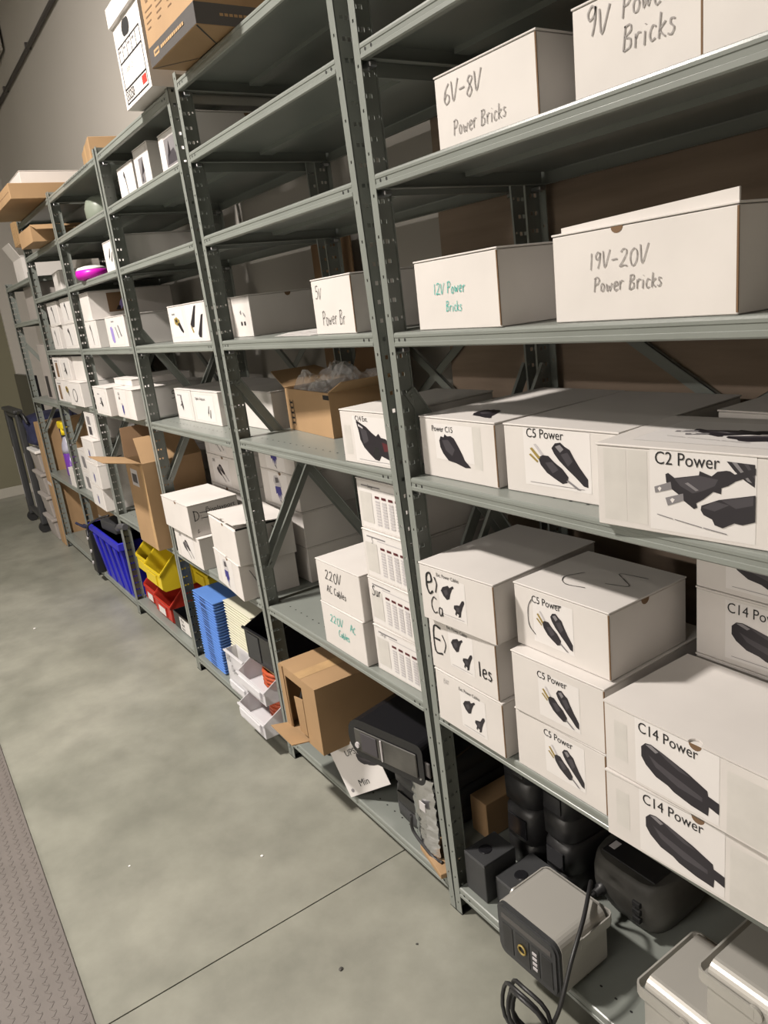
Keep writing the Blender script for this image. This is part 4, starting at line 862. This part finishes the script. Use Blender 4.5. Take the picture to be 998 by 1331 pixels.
# frosted bins with cables
def clear_bin(label, x, y, z, w, d, h, rz=0, cut=False):
    t = thing('clear_bin', label, 'bin', (x, y, z), rz); th = .003
    bm = nb(); bx(bm, 0, 0, 0, w, d, th); link('bin_floor', bm, 'clear', t)
    bm = nb(); fh = h*.55 if cut else h
    bx(bm, 0, 0, th, w, th, fh); bx(bm, 0, d-th, th, w, d, h)
    for xx in (0, w-th): prism(bm, [(xx, th, th), (xx, d-th, th), (xx, d-th, h), (xx, d*.3, h), (xx, th, fh)], (th, 0, 0))
    link('bin_wall', bm, 'clear', t)
    bm = nb(); bx(bm, -.004, -.006, fh-.008, w+.004, 0, fh, bev=.001); link('rim', bm, 'clear', t)
    bm = nb(); bx(bm, w*.1, -.010, .02, w*.9, -.002, .05, bev=.002); link('label_holder', bm, 'clear', t)
    return t
t = clear_bin('lower frosted bin with an orange cable coil at the front edge of the third unit', -1.175, -.065, zb, .22, .30, .105, cut=True)
t2 = clear_bin('upper frosted bin leaning at the front edge, lettered in black marker', -1.215, -.035, zb+.1065, .235, .26, .10, cut=True)
t3 = clear_bin('frosted bin with marker lettering standing before the cream trays', -1.405, -.005, zb, .175, .05, .175)
f_ = (Vector((0, 0, 0)), Vector((1, 0, 0)), Vector((0, 0, 1)), Vector((0, -1, 0)))
hand(t3, f_, 'VIS', .02, .138, .026, 'ink', th=.003, off=.004); hand(t3, f_, 'Cyxe', .055, .100, .028, 'ink', th=.003, off=.004)
for (zz, r_, n_, lb, cx, cy) in ((zb+.012, .078, 5, 'orange cable coil in the lower frosted bin', -1.065, .09), (zb+.120, .080, 4, 'orange and kraft coil in the upper frosted bin', -1.095, .10)):
    bm = nb()
    for k in range(n_): tube(bm, [(cx+r_*math.cos(q*.4), cy+r_*.9*math.sin(q*.4), zz+k*.016) for q in range(16)], .0078, 8, closed=True)
    tag(link('cable_coil', bm, 'orange'), lb, 'cable')
o = boxo('cork_ring', 'wood', None, -1.17, .03, zb+.186, -1.025, .17, zb+.191, bev=.002); tag(o, 'kraft cardboard disc lying on the upper orange coil', 'card')
t = thing('black_bin', 'black open-front bin perched above the orange coil', 'bin', (-1.195, .012, zb+.2065), 3)
bm = nb(); bx(bm, 0, 0, 0, .20, .25, .004); bx(bm, 0, 0, .004, .20, .004, .125)
for xx in (0, .196): prism(bm, [(xx, .004, .004), (xx, .25, .004), (xx, .25, .155), (xx, .08, .155), (xx, .004, .125)], (.004, 0, 0))
bx(bm, .004, .246, .004, .196, .25, .155); link('bin_body', bm, 'blackg', t); boxo('rim', 'blackg', t, -.006, -.008, .118, .206, .002, .128, bev=.002); boxo('front_panel', 'charcoal', t, .02, -.003, .01, .11, 0, .11, bev=.001)
# =================================================================== second unit floor shelf
zb = zs(2, 0)
def ups(label, x, y, z, w, d, h, rz=0, m_='charcoal', name='battery_backup'):
    t = thing(name, label, 'battery backup', (x, y, z), rz)
    bm = nb(); n = 20; P_ = []
    for k in range(n):
        a = 2*math.pi*k/n; c, s_ = math.cos(a), math.sin(a); e = .45
        P_.append((w/2*math.copysign(abs(c)**e, c), d/2*math.copysign(abs(s_)**e, s_)))
    prev = None
    for sc, zz in ((.90, 0), (.99, .01), (1.0, h*.42), (.965, h*.44), (.965, h*.47), (1., h*.49), (.98, h-.02), (.90, h)):
        ring = [bm.verts.new((w/2+a*sc, d/2+b*sc, zz)) for a, b in P_]
        if prev:
            for k in range(n): f = bm.faces.new((prev[k], prev[(k+1) % n], ring[(k+1) % n], ring[k])); f.smooth = True
        else: bm.faces.new(ring[::-1])
        prev = ring
    bm.faces.new(prev); link('casing', bm, m_, t)
    boxo('panel', 'blackg', t, w*.25, -.001, h*.55, w*.75, .004, h*.85, bev=.001)
    return t
ups('black battery backup at the far left of the second unit floor shelf', -.865, .035, zb, .19, .33, .17)
ups('black battery backup under the brown carton, second from the left', -.665, .045, zb, .22, .33, .16)
ups('bottom black battery backup beneath the large glossy one, right of the card', -.345, .045, zb, .20, .35, .112)
ups('upper black battery backup directly beneath the large glossy one', -.345, .045, zb+.1125, .20, .35, .112)
# brown carton with cut-out front
t = thing('cutout_carton', 'brown carton with a torn open front flap resting on the battery backups', 'box', (-.715, -.072, zb+.1705), -1)
w_, d_, h_ = .235, .40, .215
bm = nb(); bx(bm, 0, 0, h_-.004, w_, d_, h_); bx(bm, 0, 0, 0, w_, d_, .004); bx(bm, 0, .004, .004, .004, d_, h_-.004); bx(bm, w_-.004, .004, .004, w_, d_, h_-.004); bx(bm, .004, d_-.004, .004, w_-.004, d_, h_-.004)
bx(bm, .145, 0, .004, w_, .004, h_-.004); bx(bm, 0, 0, .004, .035, .004, h_-.004); bx(bm, .035, 0, h_-.03, .145, .004, h_-.004); link('carton_wall', bm, 'kraft', t)
bm = nb(); prism(bm, [(.095, -.001, .02), (.143, -.001, .02), (.143, -.001, .145), (.095, -.006, .14)], (0, .003, 0)); link('torn_flap', bm, 'kraft', t)
bm = nb(); prism(bm, [(0, 0, .004), (.145, 0, .004), (.14, -.055, .012), (-.01, -.055, .012)], (0, 0, .003)); link('flap', bm, 'kraft', t)
bm = nb(); prism(bm, [(-.001, -.002, .0), (.032, -.002, .0), (.026, -.003, h_-.002), (-.001, -.003, h_-.002)], (0, .002, 0)); link('side_flap', bm, 'kraft', t)
decal('tape_strip', t, frame('top', w_, d_, h_), [([(.10, 0), (.145, 0), (.145, d_), (.10, d_)], 'wood')], .0006)
for k in range(3):
    bm = nb(); tube(bm, spline([(-.685+k*.015, -.03, zb+.19), (-.67+k*.015, -.04+.01*k, zb+.25+.02*k), (-.64, -.02, zb+.31-.02*k), (-.60+k*.01, .05, zb+.24)]), .006); tag(link('cable', bm, 'rubber'), 'black cable curling inside the torn brown carton', 'cable', 'cables in the torn carton')
# glossy battery backup on its side
t = thing('battery_backup', 'large glossy black battery backup lying on its side with a small screen', 'battery backup', (-.365, -.045, zb+.2255), 12)
bm = nb(); n = 10; prof = []
w_, h_, d_ = .275, .118, .36
for cx_, cz_, a0 in ((.05, .05, 180), (w_-.02, .02, 270), (w_-.02, h_-.02, 0), (.05, h_-.05, 90)):
    r_ = .05 if cx_ < .1 else .02
    for k in range(5): a = R(a0+k*22.5); prof.append((cx_+r_*math.cos(a), 0, cz_+r_*math.sin(a)))
fs = prism(bm, prof[::-1], (0, d_, 0)); link('casing', bm, 'blackg', t)
f_ = (Vector((0, 0, 0)), Vector((1, 0, 0)), Vector((0, 0, 1)), Vector((0, -1, 0)))
boxo('front_fascia', 'dusty', t, .028, -.004, .02, w_-.02, 0, h_-.028, bev=.002); boxo('screen', 'pic2', t, .055, -.0065, .028, .115, -.004, .085, bev=.001); boxo('light_bar', 'pale', t, .128, -.0075, .022, .135, -.004, .088, bev=.002)
bm = nb(); bmesh.ops.create_cone(bm, cap_ends=True, segments=16, radius1=.009, radius2=.008, depth=.005, matrix=Matrix.Translation((.038, -.006, .040))@Matrix.Rotation(R(90), 4, 'X')); link('button', bm, 'pale', t)
# sign card
t = thing('sign_card', 'tilted white card reading UPS and Min with a round hole', 'sign', (-.470, -.014, zb+.0025), 0, rot=(R(-10), R(-27), R(33)))
boxo('card', 'paper', t, 0, 0, 0, .155, .0015, .155, bev=.0003)
f_ = (Vector((0, 0, 0)), Vector((1, 0, 0)), Vector((0, 0, 1)), Vector((0, -1, 0)))
printed(t, f_, 'UPS', .050, .118, .020, sx=.9); printed(t, f_, 'Min', .050, .022, .022, sx=.9); pic(t, f_, PIC['c14'], .085, .065, .07, .055)
decal('hole', t, f_, [([(.018+.006*math.cos(k*.785), .018+.006*math.sin(k*.785)) for k in range(8)], 'pic3')], .0006)
# silver wrapped packet and cable
t = thing('silver_packet', 'crinkled silver wrapped packet standing by the rack post', 'packet', (-.172, .020, zb+.018), 0)
bm = nb(); nx, nz = 12, 26; 
def surf(yo, s):
    g = [[bm.verts.new((.003*math.sin(j*2.1)+i*.0088, yo+s*(.010*math.sin(math.pi*i/(nx-1)))+random.uniform(-.0025, .0025), j*.0092)) for j in range(nz)] for i in range(nx)]
    for i in range(nx-1):
        for j in range(nz-1):
            q = (g[i][j], g[i+1][j], g[i+1][j+1], g[i][j+1]); f = bm.faces.new(q if s < 0 else q[::-1]); f.smooth = True
surf(0, -1); surf(.004, 1); link('film_wrap', bm, 'silver', t)
boxo('grey_insert', 'band', t, .004, -.002, .237, .092, .004, .28, bev=.002); boxo('printed_tag', 'pale', t, .05, -.0165, .135, .075, -.0145, .160)
bm = nb(); tube(bm, spline([(-.175, .008, zb+.10), (-.172, .006, zb+.055), (-.120, .010, zb+.022), (-.09, .012, zb+.012), (-.06, .014, zb+.018)]), .0045); tag(link('cable', bm, 'rubber'), 'thin black cable hooped below the silver packet', 'cable')
t = thing('kraft_sheet', 'piece of kraft card with black scribbles on the shelf by the post', 'card', (-.155, .012, zb+.001), 0, rot=(R(0), 0, R(-12)))
boxo('sheet', 'kraft', t, 0, 0, 0, .125, .10, .014, bev=.001); strokes(t, (Vector((0, 0, .014)), Vector((1, 0, 0)), Vector((0, 1, 0)), Vector((0, 0, 1))), [[(.01+.02*k, .02), (.02+.02*k, .06), (.012+.02*k, .08)] for k in range(5)], 'ink', .0015, off=.0006)
# =================================================================== nearest unit floor shelf
zb = zs(1, 0)
for x, y, w_, d_, h_, lb in ((.032, .018, .075, .10, .105, 'taller small black box beside the near rack post'), (.118, .040, .085, .12, .072, 'lower small black box just behind the silver power station')):
    t = thing('black_box', lb, 'box', (x, y, zb)); boxo('casing', 'charcoal', t, 0, 0, 0, w_, d_, h_, bev=.0015); boxo('lid', 'charcoal', t, 0, 0, h_+.0003, w_, d_, h_+.004, bev=.001)
    bm = nb(); bmesh.ops.create_cone(bm, cap_ends=True, segments=16, radius1=.017, radius2=.015, depth=.002, matrix=Matrix.Translation((w_*.45, d_*.4, h_+.0052))); link('disc', bm, 'blackg', t)
for k, (x, y, zz, w_, d_, h_) in enumerate(((.010, .160, 0, .125, .28, .18), (.010, .160, .181, .125, .28, .17), (.140, .165, 0, .105, .28, .15), (.140, .165, .151, .105, .28, .15))):
    ups(('bottom battery backup in the dark left pair behind the small black boxes', 'top battery backup in the dark left pair behind the small black boxes', 'bottom battery backup in the dark right pair behind the power station', 'top battery backup in the dark right pair behind the power station')[k], x, y, zb+zz, w_, d_, h_, m_='blackp')
o = boxo('kraft_box', 'kraft', None, -.125, .17, zs(2, 0), -.060, .34, zs(2, 0)+.11, bev=.002); tag(o, 'small kraft box seen through the post gap behind the small black boxes', 'box')
def station(label, loc, rz, front=True):
    t = thing('power_station', label, 'power station', loc, rz); w_, d_, h_ = .180, .147, .140
    def rr(x0, z0, x1, z1, r_, n=5):
        out = []
        for cx_, cz_, a0 in ((x0+r_, z0+r_, 180), (x1-r_, z0+r_, 270), (x1-r_, z1-r_, 0), (x0+r_, z1-r_, 90)):
            for k in range(n): a = R(a0+k*90/(n-1)); out.append((cx_+r_*math.cos(a), cz_+r_*math.sin(a)))
        return out
    bm = nb(); A = rr(0, 0, w_, h_, .024, 7); prism(bm, [(a, .012, b) for a, b in A][::-1], (0, d_-.012, 0))
    o = link('shell', bm, 'alu', t)
    bm = nb(); B = rr(.0015, .0015, w_-.0015, h_-.0015, .023, 7); Cc = rr(.008, .008, w_-.008, h_-.008, .018, 7)
    prism(bm, [(a, .004, b) for a, b in B][::-1], (0, .008, 0)); prism(bm, [(a, .0, b) for a, b in Cc][::-1], (0, .004, 0)); link('front_bezel', bm, 'charcoal', t)
    boxo('display_strip', 'band', t, .018, -.001, h_-.036, w_-.02, 0, h_-.024)
    for x0, x1 in ((.020, .050), (.058, .098), (.104, .126), (.132, .162)): boxo('socket_panel', 'blackp', t, x0, -.0012, .022, x1, 0, h_-.048, bev=.0005)
    bm = nb(); tube(bm, [(.078+.0105*math.cos(a*.524), -.003, .060+.0105*math.sin(a*.524)) for a in range(12)], .0022, 6, closed=True); link('socket_ring', bm, 'gold', t)
    for k in range(4): boxo('usb_port', 'pale', t, .108, -.003, .034+k*.013, .121, -.0012, .041+k*.013, bev=.0005)
    # swinging handle: band round the back, pivots on both sides
    bm = nb(); th = .0035; zt0, zt1 = h_-.040, h_-.016
    out = [(-.006, d_*.42), (-.006, d_+.006), (-.001, d_+.016), (.006, d_+.020), (w_-.006, d_+.020), (w_+.001, d_+.016), (w_+.006, d_+.006), (w_+.006, d_*.42)]
    inn = [(-.003, d_*.42), (-.003, d_+.006), (.001, d_+.013), (.007, d_+.0165), (w_-.007, d_+.0165), (w_-.001, d_+.013), (w_+.003, d_+.006), (w_+.003, d_*.42)]
    for k in range(len(out)-1):
        prism(bm, [(*out[k], zt0), (*out[k+1], zt0), (*inn[k+1], zt0), (*inn[k], zt0)], (0, 0, zt1-zt0))
    link('handle', bm, 'alu', t)
    for xx in (-.0035, w_+.0035):
        bm = nb(); bmesh.ops.create_cone(bm, cap_ends=True, segments=20, radius1=.014, radius2=.014, depth=.0045, matrix=Matrix.Translation((xx, d_*.42, h_-.028))@Matrix.Rotation(R(90), 4, 'Y')); link('pivot_button', bm, 'alu', t)
    for xx in (.02, w_-.02):
        for yy in (.025, d_-.02): boxo('foot', 'dark', t, xx-.008, yy-.008, -.0025, xx+.008, yy+.008, 0)
    return t
station('silver power station facing the aisle with a coiled cable hanging before it', (.222, -.050, zb+.0026), 1.5)
station('silver power station at the bottom right corner, lower of the stacked two', (.70, .025, zb+.0026), 90)
station('silver power station stacked on top at the bottom right corner', (.828, .028, zb+.1455), 90)
# large black battery backup behind the silver one
t = thing('battery_backup', 'bulky black battery backup with sockets, plugged cable and dusty face', 'battery backup', (.325, .155, zb+.0006), 0, rot=(0, 0, R(2)))
w_, d_, h_ = .205, .25, .15
t.location = (.252, .195, zb+.0006); t.rotation_euler = (0, 0, 0)
bm = nb(); n = 24; prev = None
for sc, zz, yo in ((.72, 0, .02), (.82, .02, .012), (1., .07, 0), (1.0, h_-.04, 0), (.96, h_-.012, .006), (.90, h_, .014)):
    ring = []
    for k in range(n):
        a = 2*math.pi*k/n; c, s_ = math.cos(a), math.sin(a); e = .5
        ring.append(bm.verts.new((w_/2+w_/2*sc*math.copysign(abs(c)**e, c), d_/2+d_/2*sc*math.copysign(abs(s_)**e, s_), zz)))
    if prev:
        for k in range(n): f = bm.faces.new((prev[k], prev[(k+1) % n], ring[(k+1) % n], ring[k])); f.smooth = True
    else: bm.faces.new(ring[::-1])
    prev = ring
bm.faces.new(prev); link('casing', bm, 'dusty', t)
boxo('top_panel', 'blackp', t, .03, .03, h_-.001, w_-.03, d_-.03, h_+.003, bev=.002); boxo('top_label', 'pale', t, .036, .05, h_+.003, .052, .075, h_+.004)
for k in range(3): boxo('outlet', 'dark', t, .140, -.004, .055+k*.020, .160, .006, .068+k*.020, bev=.001)
bm = nb(); tube(bm, [(.053, .02, .075), (.053, -.006, .075), (.053, -.007, .075), (.053, -.022, .074)], [.014, .014, .010, .009], 14); link('plug', bm, 'rubber', t)
# power cable from the plug, down to a coil tied with a white tie
P0 = Vector((.252+.053, .195-.022, zb+.075))
bm = nb(); tube(bm, spline([P0, P0+Vector((.002, -.02, .006)), (.334, .13, .236), (.390, .045, .238), (.426, -.035, .205), (.436, -.085, .13), (.415, -.105, .06), (.40, -.105, .012)], 8), .0046, 10)
for k, (r_, dx, dz) in enumerate(((.058, 0, 0), (.050, .006, -.012), (.064, -.004, -.008), (.054, .012, .004))):
    tube(bm, [(.372+dx+r_*math.cos(q*.3142), -.105-.007*k+.006*math.sin(q*.9), .085+dz+r_*1.05*math.sin(q*.3142)) for q in range(20)], .0044, 8, closed=True)
o = link('power_cable', bm, 'rubber'); tag(o, 'coiled black power cable hanging from the black battery backup', 'cable')
bm = nb(); tube(bm, [(.43+.012*math.cos(q*.6), -.112+.024*math.sin(q*.6), .080+.004*math.sin(q*.6)) for q in range(10)], .0022, 6, closed=True); tube(bm, [(.425, -.136, .078), (.427, -.14, .05), (.425, -.141, .02)], .0018, 6)
tag(link('cable_tie', bm, 'whiteg'), 'white tie holding the coiled black power cable', 'tie')
# kraft pieces behind
o = boxo('kraft_box', 'kraft', None, .60, .30, zb, .86, .45, zb+.22, bev=.002); tag(o, 'kraft box in shade at the back of the nearest unit floor shelf', 'box')
# =================================================================== far left floor
t = thing('folding_cart', 'black upright folding cart frame on casters at the far rack end', 'cart', (-5.74, -.03, 0), 0)
for x in (0, .55):
    boxo('upright', 'charcoal', t, x-.035, -.03, .07, x+.035, .02, .97, bev=.012, seg=2)
    o = boxo('highlight_strip', 'pale', t, x-.006, -.0315, .22, x+.006, -.0295, .66);  # pale strip paints the highlight streak along each upright
    bm = nb(); bmesh.ops.create_cone(bm, cap_ends=True, segments=20, radius1=.045, radius2=.045, depth=.03, matrix=Matrix.Translation((x, -.01, .0455))@Matrix.Rotation(R(90), 4, 'Y')); link('wheel', bm, 'rubber', t)
for zz in (.11, .93): boxo('cross_bar', 'charcoal', t, .035, -.025, zz, .515, .015, zz+.035, bev=.006)
boxo('top_handle', 'charcoal', t, -.05, -.04, .972, .60, .03, 1.0, bev=.012, seg=2)
for k in range(4):
    t = thing('storage_crate', ('bottom', 'second', 'third', 'top')[k]+' warm grey crate in the stack beside the far rack end', 'crate', (-5.12, -.03, .0+k*.178), 0, 'grey crates at the far end')
    boxo('crate_body', 'grey', t, 0, 0, 0, .34, .38, .165, bev=.01, seg=2, taper=(.02, .02)); boxo('rim', 'whiteg' if k == 3 else 'grey', t, -.01, -.01, .155, .35, .39, .177, bev=.004)
t = thing('duffel_bag', 'dark navy duffel bag slumped on the grey crate stack', 'bag', (-5.12, -.05, .7125), 0)
bm = nb(); bmesh.ops.create_icosphere(bm, subdivisions=4, radius=1)
for v in bm.verts:
    c = v.co; n_ = .05*math.sin(c.x*7+c.z*4)+.04*math.sin(c.y*9-c.z*5)
    v.co = Vector((.17+.185*math.copysign(abs(c.x)**.6, c.x)*(1+n_), .20+.19*math.copysign(abs(c.y)**.6, c.y)*(1+n_), .13+.13*math.copysign(abs(c.z)**.55, c.z)*(1+n_*(.5 if c.z > 0 else 0))))
link('bag_body', bm, 'navyf', t, True)
bm = nb(); tube(bm, spline([(.05, .02, .2), (.08, .0, .27), (.24, .0, .28), (.29, .02, .2)]), .012); link('strap', bm, 'blackp', t)
t = thing('monitor', 'dark flat screen standing behind the far end of the racks', 'screen', (-6.30, .16, .85), 0)
boxo('screen', 'blackg', t, 0, 0, 0, .9, .04, .38, bev=.004); boxo('stand', 'charcoal', t, .4, .0, -.85, .5, .06, 0); boxo('foot', 'charcoal', t, .25, -.08, -.85, .65, .14, -.83)
t = thing('tall_carton', 'tall narrow brown carton standing on the floor at the rack end', 'box', (-4.745, -.005, 0), 0)
boxo('carton_body', 'kraft', t, 0, 0, 0, .15, .40, .93, bev=.003); decal('tape_strip', t, frame('front', .15, .4, .93), [([(0, .46), (.15, .46), (.15, .485), (0, .485)], 'pale')], .0005)
t = thing('tall_carton', 'brown carton standing inside the short unit behind the spray bottle', 'box', (-4.35, .25, zl), 0)
boxo('carton_body', 'kraft', t, 0, 0, 0, .62, .18, .40, bev=.003); decal('tape_strip', t, frame('front', .62, .18, .4), [([(0, .17), (.62, .17), (.62, .19), (0, .19)], 'pale')], .0005)
t = thing('tall_carton', 'brown carton filling the floor shelf of the short unit', 'box', (-4.35, .22, Z6[0]+.0006), 0)
boxo('carton_body', 'kraft', t, 0, 0, 0, .62, .21, .42, bev=.003); decal('tape_strip', t, frame('front', .62, .21, .42), [([(0, .12), (.62, .12), (.62, .14), (0, .14)], 'pale')], .0005)
t = thing('tall_carton', 'brown carton behind the blue tote in the fifth unit', 'box', (-3.60, .36, zs(5, 0)), 0)
boxo('carton_body', 'kraft', t, 0, 0, 0, .80, .07, .42, bev=.003)
